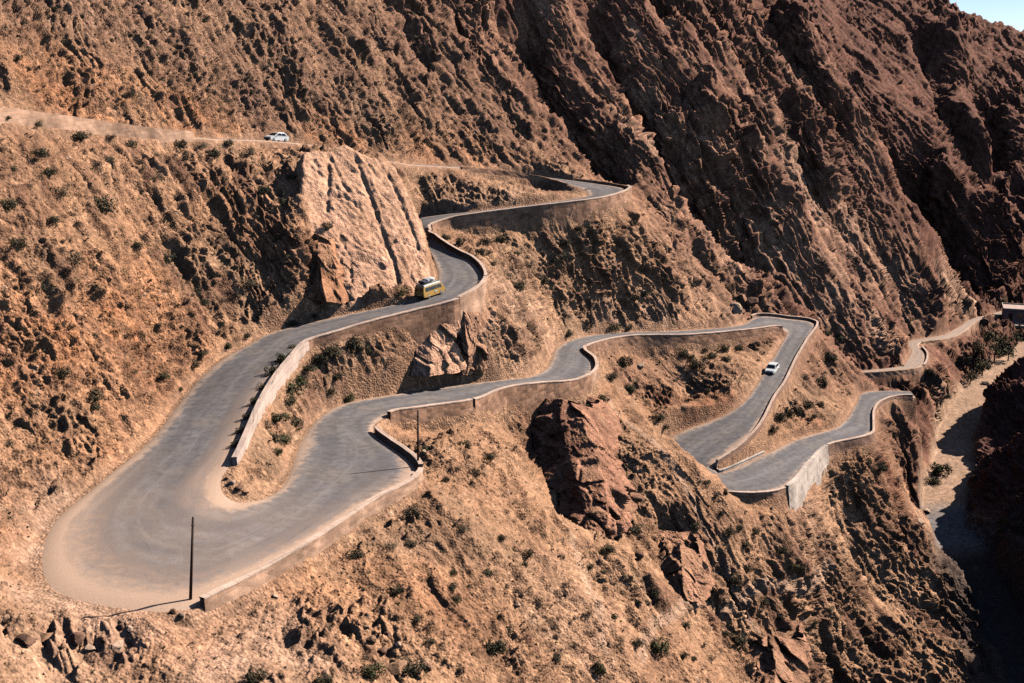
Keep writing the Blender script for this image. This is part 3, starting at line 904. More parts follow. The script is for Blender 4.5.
# ------------------------------------------------------------------ asphalt
def road_material():
    m, nt, N, Lk, P = node_mat('worn asphalt')
    uv = N.new('ShaderNodeUVMap'); uv.uv_map = 'road'
    sx = N.new('ShaderNodeSeparateXYZ'); Lk.new(uv.outputs[0], sx.inputs[0])
    geo = N.new('ShaderNodeNewGeometry')
    at = N.new('ShaderNodeAttribute'); at.attribute_name = 'dust'

    def noise(scale, det=4, vec=None, rough=.55):
        n = N.new('ShaderNodeTexNoise'); n.inputs['Scale'].default_value = scale; n.inputs['Detail'].default_value = det; n.inputs['Roughness'].default_value = rough
        Lk.new(vec or geo.outputs['Position'], n.inputs['Vector']); return n.outputs['Fac']

    def math_(op, a, b=None, clamp=False):
        n = N.new('ShaderNodeMath'); n.operation = op; n.use_clamp = clamp
        for i, x in enumerate((a, b)):
            if x is None:
                continue
            if isinstance(x, (int, float)):
                n.inputs[i].default_value = x
            else:
                Lk.new(x, n.inputs[i])
        return n.outputs[0]

    def mrange(x, a, b, c_, d):
        n = N.new('ShaderNodeMapRange'); n.interpolation_type = 'SMOOTHSTEP'; Lk.new(x, n.inputs[0])
        for i, q_ in enumerate((a, b, c_, d)):
            n.inputs[i + 1].default_value = q_
        return n.outputs[0]

    def mixc(f, a, b, mode='MIX'):
        n = N.new('ShaderNodeMix'); n.data_type = 'RGBA'; n.blend_type = mode
        if isinstance(f, (int, float)):
            n.inputs[0].default_value = f
        else:
            Lk.new(f, n.inputs[0])
        for i, x in ((6, a), (7, b)):
            if isinstance(x, tuple):
                n.inputs[i].default_value = (*x, 1)
            else:
                Lk.new(x, n.inputs[i])
        return n.outputs[2]
    # stretched along the road: u in metres across * , v metres along
    mp = N.new('ShaderNodeMapping'); mp.inputs['Scale'].default_value = (7, .06, 1); Lk.new(uv.outputs[0], mp.inputs[0])
    streak = noise(1.0, 5, mp.outputs[0], .6)
    big = noise(.22, 4); mid = noise(1.1, 5); fine = noise(9, 4)
    base = mixc(mrange(streak, .3, .7, 0, 1), (.142, .131, .134), (.245, .222, .215))
    base = mixc(mrange(big, .35, .65, 0, .8), base, (.235, .195, .168))
    base = mixc(mrange(mid, .35, .7, 0, .6), base, (.088, .08, .081))
    vor = N.new('ShaderNodeTexVoronoi'); vor.inputs['Scale'].default_value = .16; Lk.new(geo.outputs['Position'], vor.inputs['Vector'])
    vs_ = N.new('ShaderNodeSeparateColor'); Lk.new(vor.outputs['Color'], vs_.inputs[0])
    base = mixc(mrange(vs_.outputs[0], .72, .78, 0, .18), base, (.08, .075, .077))
    tl = math_('ABSOLUTE', math_('SUBTRACT', math_('ABSOLUTE', math_('SUBTRACT', sx.outputs[0], .5)), .24))
    base = mixc(math_('MULTIPLY', mrange(tl, .02, .12, 1, 0), mrange(streak, .35, .6, .1, .5)), base, (.085, .078, .08))
    # centre line, worn away in places
    u = sx.outputs[0]
    ln = math_('SUBTRACT', 1.0, mrange(math_('ABSOLUTE', math_('SUBTRACT', u, .5)), .006, .016, 0, 1))
    ln = math_('MULTIPLY', ln, mrange(mid, .42, .62, 0, .18))
    base = mixc(ln, base, (.42, .38, .33))
    # dust drifted over the edges and the hairpin
    e = math_('MINIMUM', u, math_('SUBTRACT', 1.0, u))
    ed = math_('SUBTRACT', 1.0, mrange(math_('ADD', e, math_('ADD', math_('MULTIPLY', math_('SUBTRACT', mid, .5), .22), math_('MULTIPLY', math_('SUBTRACT', big, .5), .2))), .0, .12, 0, 1))
    ds = math_('ADD', math_('MULTIPLY', ed, .85), math_('ADD', at.outputs['Fac'], math_('MULTIPLY', math_('MULTIPLY', at.outputs['Fac'], math_('ADD', math_('SUBTRACT', streak, .5), math_('SUBTRACT', mid, .5))), 2.2)), True)
    base = mixc(ds, base, (.50, .335, .235))
    base = mixc(1.0, base, mrange(fine, .2, .8, .82, 1.18), 'MULTIPLY')
    Lk.new(base, P.inputs['Base Color'])
    P.inputs['Roughness'].default_value = .85; P.inputs['Specular IOR Level'].default_value = .25
    b = N.new('ShaderNodeBump'); b.inputs['Strength'].default_value = .35; b.inputs['Distance'].default_value = .04; Lk.new(fine, b.inputs['Height']); Lk.new(b.outputs[0], P.inputs['Normal'])
    return m


ROADM = road_material()


def road_mesh(name, D, i0, i1, dustf, nx=12):
    R, L, H, fi = D
    sel = np.nonzero((fi >= i0 - 1e-6) & (fi <= i1 + 1e-6))[0]
    V, F, UV, DU = [], [], [], []
    al = 0.0
    pm = None
    for a, k in enumerate(sel):
        m = (R[k] + L[k]) / 2
        if pm is not None:
            al += np.linalg.norm(m - pm)
        pm = m
        for j in range(nx + 1):
            t = j / nx
            p = R[k] * (1 - t) + L[k] * t
            V.append((p[0], p[1], p[2] + .05 * (1 - (2 * t - 1) ** 2) - (.22 if j in (0, nx) else 0)))
            UV.append((min(max((t * nx - 1) / (nx - 2), 0), 1), al)); DU.append(dustf(fi[k], t, p))
    w = nx + 1
    for a in range(len(sel) - 1):
        for j in range(nx):
            F.append((a * w + j, a * w + j + 1, (a + 1) * w + j + 1, (a + 1) * w + j))
    me = bpy.data.meshes.new(name); me.from_pydata(V, [], F)
    ul = me.uv_layers.new(name='road')
    for lp in me.loops:
        ul.data[lp.index].uv = UV[lp.vertex_index]
    at = me.attributes.new('dust', 'FLOAT', 'POINT'); at.data.foreach_set('value', DU)
    me.update()
    if len(me.polygons) and me.polygons[0].normal.z < 0:
        me.flip_normals()
    o = link(name, me, ROADM, smooth=True); o['kind'] = 'structure'
    return o


def dust_main(f, t, p):
    """How much sand lies on the tarmac: the outer half of the hairpin is all dust."""
    k_ = 0.0
    if 34 <= f <= 42:
        kx = min(1, max(0, (f - 34) / 2)) * min(1, max(0, (42 - f) / 3))
        a = max(0, min(1, (.36 - t) / .36)); k_ = max(k_, kx * (.16 + .85 * a))
    if 30 <= f <= 40:
        kx = min(1, (f - 30) / 2) * min(1, (40 - f) / 3)
        k_ = max(k_, kx * max(0, (t - .62) / .38) * .8)
    return min(1, k_)


road_mesh('road', RD[0], 0, MAIN_N - 1, dust_main, 20)
road_mesh('road', RD[1], 0, len(FAR) - 1, lambda f, t, p: .55)

# ------------------------------------------------------------------ masonry walls along the road edges
def wall_material(name, a, b_, mortar, scale=1.0, contrast=.42):
    m, nt, N, Lk, P = node_mat(name)
    uv = N.new('ShaderNodeUVMap'); uv.uv_map = 'wall'
    geo = N.new('ShaderNodeNewGeometry')
    n = N.new('ShaderNodeTexNoise'); n.inputs['Scale'].default_value = 1.6; n.inputs['Detail'].default_value = 5; Lk.new(geo.outputs['Position'], n.inputs['Vector'])
    ns = N.new('ShaderNodeVectorMath'); ns.operation = 'SCALE'; ns.inputs['Scale'].default_value = .16; Lk.new(n.outputs['Color'], ns.inputs[0])
    av = N.new('ShaderNodeVectorMath'); av.operation = 'ADD'; Lk.new(uv.outputs[0], av.inputs[0]); Lk.new(ns.outputs[0], av.inputs[1])
    br = N.new('ShaderNodeTexBrick'); br.inputs['Scale'].default_value = 1.0 / scale
    br.inputs['Brick Width'].default_value = .95; br.inputs['Row Height'].default_value = .5; br.inputs['Mortar Size'].default_value = .035; br.inputs['Mortar Smooth'].default_value = .3
    br.inputs['Color1'].default_value = (*a, 1); br.inputs['Color2'].default_value = (*b_, 1); br.inputs['Mortar'].default_value = (*mortar, 1)
    Lk.new(av.outputs[0], br.inputs['Vector'])
    big = N.new('ShaderNodeTexNoise'); big.inputs['Scale'].default_value = .35; big.inputs['Detail'].default_value = 6; Lk.new(geo.outputs['Position'], big.inputs['Vector'])
    mr = N.new('ShaderNodeMapRange'); mr.inputs[1].default_value = .3; mr.inputs[2].default_value = .7; mr.inputs[3].default_value = 1 - contrast; mr.inputs[4].default_value = 1 + contrast
    Lk.new(big.outputs['Fac'], mr.inputs[0])
    mx = N.new('ShaderNodeMix'); mx.data_type = 'RGBA'; mx.blend_type = 'MULTIPLY'; mx.inputs[0].default_value = 1
    Lk.new(br.outputs['Color'], mx.inputs[6]); Lk.new(mr.outputs[0], mx.inputs[7]); Lk.new(mx.outputs[2], P.inputs['Base Color'])
    b = N.new('ShaderNodeBump'); b.inputs['Strength'].default_value = .7; b.inputs['Distance'].default_value = .08
    sb = N.new('ShaderNodeMath'); sb.operation = 'SUBTRACT'; Lk.new(n.outputs['Fac'], sb.inputs[0]); Lk.new(br.outputs['Fac'], sb.inputs[1])
    Lk.new(sb.outputs[0], b.inputs['Height']); Lk.new(b.outputs[0], P.inputs['Normal'])
    P.inputs['Roughness'].default_value = .9; P.inputs['Specular IOR Level'].default_value = .15
    return m


STONE = wall_material('brown stone masonry', (.50, .27, .165), (.26, .135, .082), (.42, .27, .18))
STONET = wall_material('tan stone masonry', (.52, .31, .20), (.38, .22, .14), (.50, .34, .24))
PLASTER = wall_material('pale rendered masonry', (.55, .41, .33), (.54, .40, .32), (.53, .395, .315), 2.0, .22)
WHITEW = wall_material('whitewashed concrete', (.56, .46, .38), (.53, .43, .355), (.53, .43, .355), 3.0, .35)
COPING = wall_material('pinkish cement coping', (.66, .47, .36), (.60, .42, .32), (.5, .36, .27), 1.6, .15)
REDW = wall_material('reddish rendered wall', (.36, .205, .14), (.31, .175, .12), (.34, .21, .15), 2.0, .2)


def edge_curve(D, side, f0, f1, step=1.0):
    R, L, H, fi = D
    E = R if side == 'R' else L
    O = L if side == 'R' else R
    h = H[:, 0] if side == 'R' else H[:, 1]
    ff = np.arange(f0, f1 + 1e-6, .1)
    P = np.stack([np.interp(ff, fi, E[:, k]) for k in range(3)], 1)
    Q = np.stack([np.interp(ff, fi, O[:, k]) for k in range(3)], 1)
    hh = np.interp(ff, fi, h)
    s = np.concatenate([[0], np.cumsum(np.linalg.norm(np.diff(P[:, :2], axis=0), axis=1))])
    n = max(2, int(s[-1] / step) + 1)
    ss = np.linspace(0, s[-1], n)
    P = np.stack([np.interp(ss, s, P[:, k]) for k in range(3)], 1); Q = np.stack([np.interp(ss, s, Q[:, k]) for k in range(3)], 1)
    hh = np.interp(ss, s, hh)
    return P, Q, hh, ss


def wall(label, D, side, f0, f1, par=.65, thick=.5, mat=STONE, cop=True, foot=None, name='retaining_wall', cat='retaining wall', lean=.05, par1=None, copm=None, wob=.05):
    """A wall on one edge of the road, from parapet top down into the slope below."""
    P, Q, hh, ss = edge_curve(D, side, f0, f1)
    n = len(P)
    T = np.gradient(P[:, :2], axis=0); T /= np.linalg.norm(T, axis=1, keepdims=True) + 1e-9
    Nn = np.stack([T[:, 1], -T[:, 0]], 1)
    mid = Q[:, :2] - P[:, :2]
    Nn *= -np.sign((Nn * mid).sum(1))[:, None]           # away from the road
    rw = random.Random(sum(map(ord, label)))
    base = P[0].copy(); base[2] -= 1
    V, F, UV = [], [], []
    rows_o = 7
    pr = np.linspace(par, par if par1 is None else par1, n)
    top = P[:, 2] + pr
    bot = np.empty(n)
    for i in range(n):
        o = P[i, :2] + Nn[i] * (thick + .7)
        g = ground(o[0], o[1])
        bot[i] = min(g - .5, P[i, 2] - .3) if foot is None else P[i, 2] - foot
        bot[i] = max(bot[i], P[i, 2] + min(hh[i], 0) - 2.2)
    for i in range(n):
        t_ = top[i] + rw.uniform(-wob, wob)
        ring = []
        zs = np.linspace(t_, bot[i], rows_o)
        ip = P[i, :2] + Nn[i] * .06
        ring.append((ip[0], ip[1], P[i, 2] - .3)); ring.append((ip[0], ip[1], t_))
        for k_, z in enumerate(zs):
            o = P[i, :2] + Nn[i] * (thick + (t_ - z) * lean + (rw.uniform(-.04, .04) if 0 < k_ else 0))
            ring.append((o[0], o[1], z))
        ibz = P[i, :2] + Nn[i] * .06
        ring.append((ibz[0], ibz[1], bot[i]))
        V += [(a - base[0], b - base[1], c_ - base[2]) for a, b, c_ in ring]
        UV += [(ss[i], z) for (_, _, z) in ring]
    w = rows_o + 3
    for i in range(n - 1):
        for k_ in range(w):
            k2 = (k_ + 1) % w
            F.append((i * w + k_, i * w + k2, (i + 1) * w + k2, (i + 1) * w + k_))
    F.append(tuple(range(w))); F.append(tuple((n - 1) * w + k_ for k_ in reversed(range(w))))

    def mk(nm, V, F, UV, mat_, parent=None):
        me = bpy.data.meshes.new(nm); me.from_pydata(V, [], F)
        ul = me.uv_layers.new(name='wall')
        for lp in me.loops:
            ul.data[lp.index].uv = UV[lp.vertex_index]
        bmx = bmesh.new(); bmx.from_mesh(me); bmesh.ops.recalc_face_normals(bmx, faces=bmx.faces); bmx.to_mesh(me); bmx.free()
        return link(nm, me, mat_, parent)
    if not cop:
        o = mk(name, V, F, UV, mat); o.location = base
        return tag(o, label, cat, 'masonry walls along the mountain road')
    root = empty(name, base); tag(root, label, cat, 'masonry walls along the mountain road')
    mk('wall_body', V, F, UV, mat, root)
    V, F, UV = [], [], []
    for i in range(n):
        a = P[i, :2] + Nn[i] * -.02; b = P[i, :2] + Nn[i] * (thick + .05)
        z = top[i] + rw.uniform(-.02, .03)
        for (q_, zz) in ((a, z - .05), (a, z + .08), (b, z + .08), (b, z - .05)):
            V.append((q_[0] - base[0], q_[1] - base[1], zz - base[2])); UV.append((ss[i], zz + (q_ is b) * .4))
    for i in range(n - 1):
        for k_ in range(4):
            F.append((i * 4 + k_, i * 4 + (k_ + 1) % 4, (i + 1) * 4 + (k_ + 1) % 4, (i + 1) * 4 + k_))
    F.append((0, 1, 2, 3)); F.append(tuple((n - 1) * 4 + k_ for k_ in (3, 2, 1, 0)))
    mk('coping', V, F, UV, copm or COPING, root)
    return root


M, FR = RD
wall('low tan stone wall holding up the topmost road at the upper left', M, 'R', 0, 3.6, .9, .5, STONET, cop=False)
wall('smooth brown wall under the high road, above the loop with the far bend', M, 'R', 8.2, 10.6, .2, .5, STONE, cop=False)
wall('low dark parapet on the back of the highest bend', M, 'L', 10.6, 12.0, .5, .4, STONE, cop=False, name='parapet_wall', cat='parapet wall')
wall('tall curved brown retaining wall under the highest bend, ending in a rounded tip', M, 'L', 12.0, 18.9, .6, .55, STONE)
wall('thin parapet on the inside of the bend just above the yellow van', M, 'L', 18.95, 23.4, .7, .4, STONE, name='parapet_wall', cat='parapet wall')
wall('tan wall wrapping the corner beside the yellow van', M, 'L', 23.4, 25.1, .65, .5, STONET)
wall('long brown wall under the road leg the yellow van drives on', M, 'L', 25.1, 29.0, .55, .5, STONE)
wall('broad pale sunlit wall beside the shrubs, inside the big hairpin', M, 'L', 29.0, 34.1, .6, .5, PLASTER, copm=PLASTER, lean=.06)
wall('straight tan wall below the big hairpin, running from one pole to the other', M, 'R', 38.75, 41.95, .55, .5, STONET)
wall('short parapet running back from the right-hand pole', M, 'R', 42.02, 43.05, .6, .45, STONET, name='parapet_wall', cat='parapet wall')
wall('brown masonry wall with pink top right of the hairpin gap', M, 'R', 43.95, 46.0, .6, .5, STONE)
wall('highest retaining wall of the middle leg, above the dark rock buttress', M, 'R', 46.0, 49.7, .6, .5, STONE)
wall('tan wall round the tight S-bend of the middle leg', M, 'R', 49.7, 52.1, .65, .45, STONET)
wall('long dark brown wall above the dirt hollow, under the road towards the far bend', M, 'R', 52.1, 57.4, .55, .5, STONE)
wall('low dark parapet along the back of the far bend above the white car', M, 'L', 56.7, 59.0, .5, .4, REDW, name='parapet_wall', cat='parapet wall')
wall('long thin pinkish parapet beside the white car, curling round at its lower end', M, 'L', 59.0, 67.6, .5, .35, REDW, name='parapet_wall', cat='parapet wall')
wall('low white kerb wall of the lowest bend, below the curl of the pink parapet', M, 'L', 67.75, 70.05, .28, .3, WHITEW, copm=WHITEW, name='parapet_wall', cat='parapet wall')
wall('dark low wall at the left end of the lowest road loop', M, 'R', 68.6, 70.0, .5, .45, STONE)
wall('tall white streaked concrete wall of the lowest loop', M, 'R', 70.05, 71.95, .6, .6, WHITEW, copm=WHITEW, lean=.1)
wall('reddish brown wall right of the white concrete wall', M, 'R', 72.0, 74.1, .6, .5, REDW)
wall('thin pink parapet curling round the outer edge of the lowest loop', M, 'R', 74.15, 78.8, .5, .35, REDW, name='parapet_wall', cat='parapet wall')
wall('low tan wall under the small far road leg near the gorge', FR, 'R', 0, 3.0, .4, .4, STONET, cop=False)
wall('pink low parapet on the small far bend near the gorge', FR, 'R', 3.05, 4.6, .5, .4, REDW, name='parapet_wall', cat='parapet wall')
wall('thin tan wall under the farthest road towards the house', FR, 'R', 5.1, 8.3, .35, .4, STONET, cop=False)
# ------------------------------------------------------------------ rocks
ROCKO = simple_mat('loose boulder stone', (.36, .205, .12), .92, .35, 1.6, .6, spec=.15)
ROCKP = simple_mat('pale boulder stone', (.52, .35, .24), .92, .28, 1.6, .6, spec=.15)
ROCKD = simple_mat('dark varnished rock', (.21, .115, .075), .9, .4, .9, .7, spec=.15)


def rock_mesh(seed, nplanes=11, sub=3, rough=.03):
    r = random.Random(seed)
    bm = bmesh.new(); bmesh.ops.create_icosphere(bm, subdivisions=sub, radius=1)
    pl = []
    for _ in range(nplanes):
        n = Vector((r.gauss(0, 1), r.gauss(0, 1), r.gauss(0, 1))).normalized(); pl.append((n, r.uniform(.45, .95)))
    for v in bm.verts:
        d = v.co.normalized(); rad = 1.05
        for n, h in pl:
            k = d.dot(n)
            if k > .05:
                rad = min(rad, h / k)
        v.co = d * (rad + r.uniform(-rough, rough) * .5)
    me = bpy.data.meshes.new('boulder'); bm.to_mesh(me); bm.free()
    return me


RK = {}
for nm, mt_ in (('o', ROCKO), ('p', ROCKP), ('d', ROCKD)):
    RK[nm] = []
    for s in range(5):
        me = rock_mesh(100 + s * 7 + ord(nm)); me.materials.append(mt_); RK[nm].append(me)


def crag(label, levels, tint, seed, amp=.9, name='rock_outcrop', m=26):
    """A crag lofted through levels of (left, ridge, right) points, each (u, v, distance); its back runs into the slope."""
    rows = []
    for lv in levels:
        p = [PD(*a) for a in lv]
        bk = [p[-1] + np.array([2.0, 7.0, -.5]), p[0] + np.array([-.5, 7.0, -.5])]
        rows.append(p + bk)
    nn = len(rows[0]); nl = len(rows); V = []
    tot = (nl - 1) * m + 1
    A_ = np.array(rows)
    for i in range(tot):
        a = min(i // m, nl - 2); t = i / m - a
        q4 = [A_[max(a - 1, 0)], A_[a], A_[a + 1], A_[min(a + 2, nl - 1)]]
        R_ = cr(*q4, t)
        for j in range(nn):
            P0, P1 = R_[j], R_[(j + 1) % nn]
            for k in range(m):
                V.append(P0 + (P1 - P0) * k / m)
    V = np.array(V, np.float32); w_ = nn * m
    ii, jj = np.meshgrid(np.arange(tot - 1), np.arange(w_), indexing='ij')
    F = np.stack([ii * w_ + jj, ii * w_ + (jj + 1) % w_, (ii + 1) * w_ + (jj + 1) % w_, (ii + 1) * w_ + jj], -1).reshape(-1, 4)
    cen = np.repeat(V.reshape(tot, w_, 3).mean(1), w_, 0)
    N_ = V - cen; N_ /= np.linalg.norm(N_, axis=1, keepdims=True) + 1e-6
    wv = np.stack([vnoise(V[:, 0] / 3 + 9 * k_, V[:, 1] / 3, V[:, 2] / 3) for k_ in range(3)], 1) * .9
    U = V + wv
    s1, s2, s3 = U @ A1.astype(np.float32), U @ A2.astype(np.float32), U @ A3.astype(np.float32)
    o1, o2, oid = worley(s1 / 6.5 + seed, s2 / 2.8, s3 / 3.6)
    p1, p2, pid = worley(s1 / 1.5 + seed, s2 / .6, s3 / .8)
    d = amp * ((.2 + .5 * _lat[oid] + .9 * facet(s1 / 6.5 + seed, s2 / 2.8, s3 / 3.6, oid)) * sstep(0, .14, o2 - o1) * 1.1 - .5) \
        + amp * .30 * ((.2 + .5 * _lat[pid] + .8 * facet(s1 / 1.5 + seed, s2 / .6, s3 / .8, pid)) * sstep(0, .28, p2 - p1)) + .06 * vnoise(V[:, 0] / .5, V[:, 1] / .5, V[:, 2] / .5)
    V = V + N_ * d[:, None].astype(np.float32)
    tint = np.array(tint, np.float32) * C3(1.08, .93, .88)
    col = tint[None] * (1 + .30 * _lat[pid] + .25 * _lat[oid] + .25 * vnoise(U[:, 0] / 2.1, U[:, 1] / 2.1, U[:, 2] / 2.1))[:, None]
    tanmix = sstep(.1, .6, vnoise(s1 / 5, s2 / 1.6, s3 / 3))[:, None]  # random tan mottling of the rock
    col = col * (1 - .55 * tanmix) + C3(.40, .225, .13)[None] * .55 * tanmix
    col = np.concatenate([np.clip(col, .02, .8), np.ones((len(V), 1))], 1)
    base = V[-w_:].mean(0); base[2] = V[:, 2].min()
    o = fast_mesh(name, V - base, F, col, ROCKM); o.location = tuple(float(x) for x in base)
    bm_ = bmesh.new(); bm_.from_mesh(o.data); bmesh.ops.recalc_face_normals(bm_, faces=bm_.faces); bm_.to_mesh(o.data); bm_.free()
    return tag(o, label, 'rock outcrop', 'crags beside the road')


crag('tall dark red crag with shaded left side, below the highest retaining wall', [
    [(548, 399, 169), (560, 399, 167), (578, 402, 168), (590, 408, 171)],
    [(530, 428, 167), (562, 432, 161), (585, 428, 161), (606, 425, 168)],
    [(522, 462, 162), (572, 465, 154), (600, 462, 154), (620, 455, 165)],
    [(525, 492, 156), (582, 497, 147), (606, 495, 147), (632, 490, 158)],
    [(546, 524, 148), (586, 530, 141), (606, 522, 142), (630, 520, 150)],
    [(574, 553, 141), (586, 556, 138), (598, 550, 139), (612, 545, 143)]], (.32, .18, .115), 3, 1.3)
crag('pale cream rock block under the wall just below the yellow van', [
    [(422, 315, 166), (434, 314, 165.2), (450, 311, 166.5)],
    [(410, 324, 164), (430, 322, 163.2), (455, 318, 165.5)],
    [(403, 337, 162.3), (430, 335, 161.7), (457, 330, 164.5)],
    [(406, 354, 160.5), (432, 353, 160), (456, 350, 163.5)],
    [(410, 376, 158.6), (432, 376, 158), (454, 374, 161)]], (.56, .36, .24), 5, .8)
crag('stacked brown rock knobs under the wall corner beside the yellow van', [
    [(458, 305, 168.5), (464, 306, 168), (472, 308, 169.5)],
    [(450, 316, 167), (464, 318, 165.5), (478, 318, 168.5)],
    [(448, 334, 166), (466, 336, 164), (482, 330, 168.5)],
    [(450, 352, 165.5), (468, 350, 164.3), (484, 352, 168.5)],
    [(446, 374, 165), (462, 376, 164), (482, 374, 168)]], (.38, .235, .15), 9, 1.1)
crag('small split brown crag low on the slope, right of the tall dark crag', [
    [(668, 548, 148), (680, 545, 147), (695, 550, 149)],
    [(664, 570, 145), (682, 568, 143), (702, 572, 146)],
    [(668, 598, 141), (684, 600, 139), (708, 602, 143)]], (.34, .20, .125), 14, 1.1)
crag('orange brown crag at the foot of the smooth slab, left of the van', [
    [(306, 232, 172), (316, 234, 168), (328, 240, 168)],
    [(306, 262, 169), (318, 264, 164), (336, 268, 165)],
    [(312, 300, 162), (326, 302, 159.5), (344, 305, 162)]], (.42, .23, .13), 21, .9)
crag('rough dark crag at the bottom edge, left of the gorge', [
    [(752, 640, 150), (772, 636, 149), (800, 640, 154)],
    [(748, 664, 146), (774, 662, 145), (806, 664, 150)],
    [(752, 690, 142), (776, 690, 140), (806, 690, 146)]], (.32, .19, .12), 31, 1.2)


def sit(u, v, z_off=0.0):
    p = hit(u, v)
    return None if p is None else Vector((p[0], p[1], p[2] + z_off))


def boulder(u, v, px, kind='o', label='', i=0, sx=1.15, sz=.72, group=None):
    p = sit(u, v)
    if p is None:
        return
    rr = px * 1.25 * p.y / FPX / 2
    r = random.Random(int(u * 31 + v))
    o = bpy.data.objects.new('boulder', r.choice(RK[kind])); COL.objects.link(o)
    o.location = (p.x, p.y, p.z + rr * .12); o.scale = (rr * sx, rr * r.uniform(.8, 1.1), rr * sz)
    o.rotation_euler = (r.uniform(-.3, .3), r.uniform(-.3, .3), r.uniform(0, 6.28))
    tag(o, label, 'boulder', group or 'boulders lying on the slopes')


for u, v, px, k, lab in [
    (8, 631, 8, 'd', 'leftmost dark boulder of the broken row under the big hairpin'),
    (27, 641, 18, 'd', 'tall two-toned boulder in the row under the big hairpin, beside a broad tan one'),
    (45, 641, 20, 'o', 'broad tan boulder, largest in the row under the big hairpin'),
    (63, 646, 7, 'o', 'small brown stone right of the broad tan boulder under the big hairpin'),
    (77, 640, 15, 'd', 'dark wedge-shaped boulder in the middle of the row under the big hairpin'),
    (90, 650, 14, 'p', 'pale boulder in the right half of the row under the big hairpin'),
    (103, 641, 8, 'd', 'narrow dark boulder between two pale ones in the row under the big hairpin'),
    (117, 648, 18, 'p', 'large pale boulder near the right end of the row under the big hairpin'),
    (121, 627, 9, 'd', 'dark stone standing above the right end of the boulder row'),
    (130, 629, 9, 'p', 'small light stone at the far right end of the boulder row'),
    (6, 622, 7, 'd', 'little dark stone above the left end of the boulder row'),
    (173, 613, 9, 'd', 'dark stone at the left tip of the straight hairpin wall'),
    (182, 616, 8, 'p', 'pale stone touching the left tip of the straight hairpin wall'),
    (395, 668, 20, 'o', 'upright tan boulder between two large green shrubs at the bottom edge'),
    (383, 652, 11, 'd', 'dark boulder just above the upright tan boulder at the bottom edge'),
    (372, 640, 10, 'o', 'brown boulder in the rubble band above the green shrub at the bottom edge'),
    (365, 628, 9, 'o', 'brown stone at the top of the rubble band at the bottom edge'),
    (387, 636, 9, 'd', 'dark stone in the rubble band, right of its middle'),
    (398, 645, 9, 'p', 'pale stone in the rubble band above the upright tan boulder'),
    (427, 668, 12, 'd', 'dark boulder right of the large shrub at the bottom edge'),
    (262, 603, 7, 'o', 'brown stone among the rubble under the straight hairpin wall'),
    (275, 597, 7, 'p', 'pale stone among the rubble under the straight hairpin wall'),
    (270, 609, 8, 'o', 'largest stone of the rubble under the straight hairpin wall'),
    (232, 484, 8, 'p', 'pale stone at the foot of the sunlit hairpin wall'),
    (239, 489, 7, 'd', 'dark stone at the rounded nose inside the hairpin'),
    (246, 492, 7, 'o', 'tan stone at the rounded nose inside the hairpin'),
    (228, 478, 6, 'o', 'small tan stone on the road side of the hairpin nose'),
    (424, 453, 7, 'p', 'white stone beside the right-hand pole'),
    (641, 366, 8, 'p', 'lone pale upright boulder in the dirt hollow under the long brown wall'),
    (606, 468, 14, 'o', 'tan boulder wedged on the right flank of the tall dark crag'),
    (622, 488, 18, 'o', 'big rounded boulder low on the right flank of the tall dark crag'),
    (634, 500, 13, 'd', 'dark boulder at the foot of the tall dark crag, beside a large shrub'),
    (516, 606, 9, 'p', 'white boulder on the slope left of the bottom middle'),
    (832, 494, 8, 'd', 'dark boulder below the white concrete wall'),
    (640, 556, 9, 'd', 'dark boulder on the slope between the two crags'),
    (752, 303, 12, 'd', 'dark rock stub beside the far bend'),
    (736, 310, 13, 'p', 'pale rock knob on the uphill side just before the far bend'),
    (902, 366.5, 4, 'd', 'small dark rock at the road edge on the far small bend'),
    (930, 330, 6, 'd', 'dark rock above the farthest road leg'),
    (985, 322, 7, 'd', 'dark rock at the kink of the farthest road'),
    (918, 522, 12, 'p', 'pale rock slab at the edge of the river'),
    (925, 512, 12, 'p', 'whitish rock between the river sand and the cliff'),
    (986, 384, 9, 'p', 'white rock in the river by the green bank'),
]:
    boulder(u, v, px, k, lab)

# ------------------------------------------------------------------ shrubs
def leaf_mat(name, a, b_):
    m, nt, N, Lk, P = node_mat(name)
    oi = N.new('ShaderNodeObjectInfo'); geo = N.new('ShaderNodeNewGeometry')
    n = N.new('ShaderNodeTexNoise'); n.inputs['Scale'].default_value = 3.0; Lk.new(geo.outputs['Position'], n.inputs['Vector'])
    mx = N.new('ShaderNodeMix'); mx.data_type = 'RGBA'; mx.inputs[6].default_value = (*a, 1); mx.inputs[7].default_value = (*b_, 1)
    ad = N.new('ShaderNodeMath'); ad.operation = 'MULTIPLY_ADD'; ad.inputs[1].default_value = .6; Lk.new(oi.outputs['Random'], ad.inputs[0])
    s_ = N.new('ShaderNodeMath'); s_.operation = 'SUBTRACT'; Lk.new(n.outputs['Fac'], s_.inputs[0]); s_.inputs[1].default_value = .3
    Lk.new(s_.outputs[0], ad.inputs[2]); Lk.new(ad.outputs[0], mx.inputs[0]); Lk.new(mx.outputs[2], P.inputs['Base Color'])
    P.inputs['Roughness'].default_value = .8; P.inputs['Specular IOR Level'].default_value = .2
    return m


LEAF = {'dark': leaf_mat('dark olive leaves', (.052, .052, .028), (.14, .115, .065)), 'green': leaf_mat('green leaves', (.075, .085, .032), (.15, .135, .062)),
        'grey': leaf_mat('grey dry leaves', (.12, .10, .062), (.21, .16, .10)), 'olive': leaf_mat('olive tree leaves', (.12, .11, .05), (.22, .175, .09))}
WOOD = simple_mat('grey brown wood', (.10, .07, .05), .9, .25, 5)


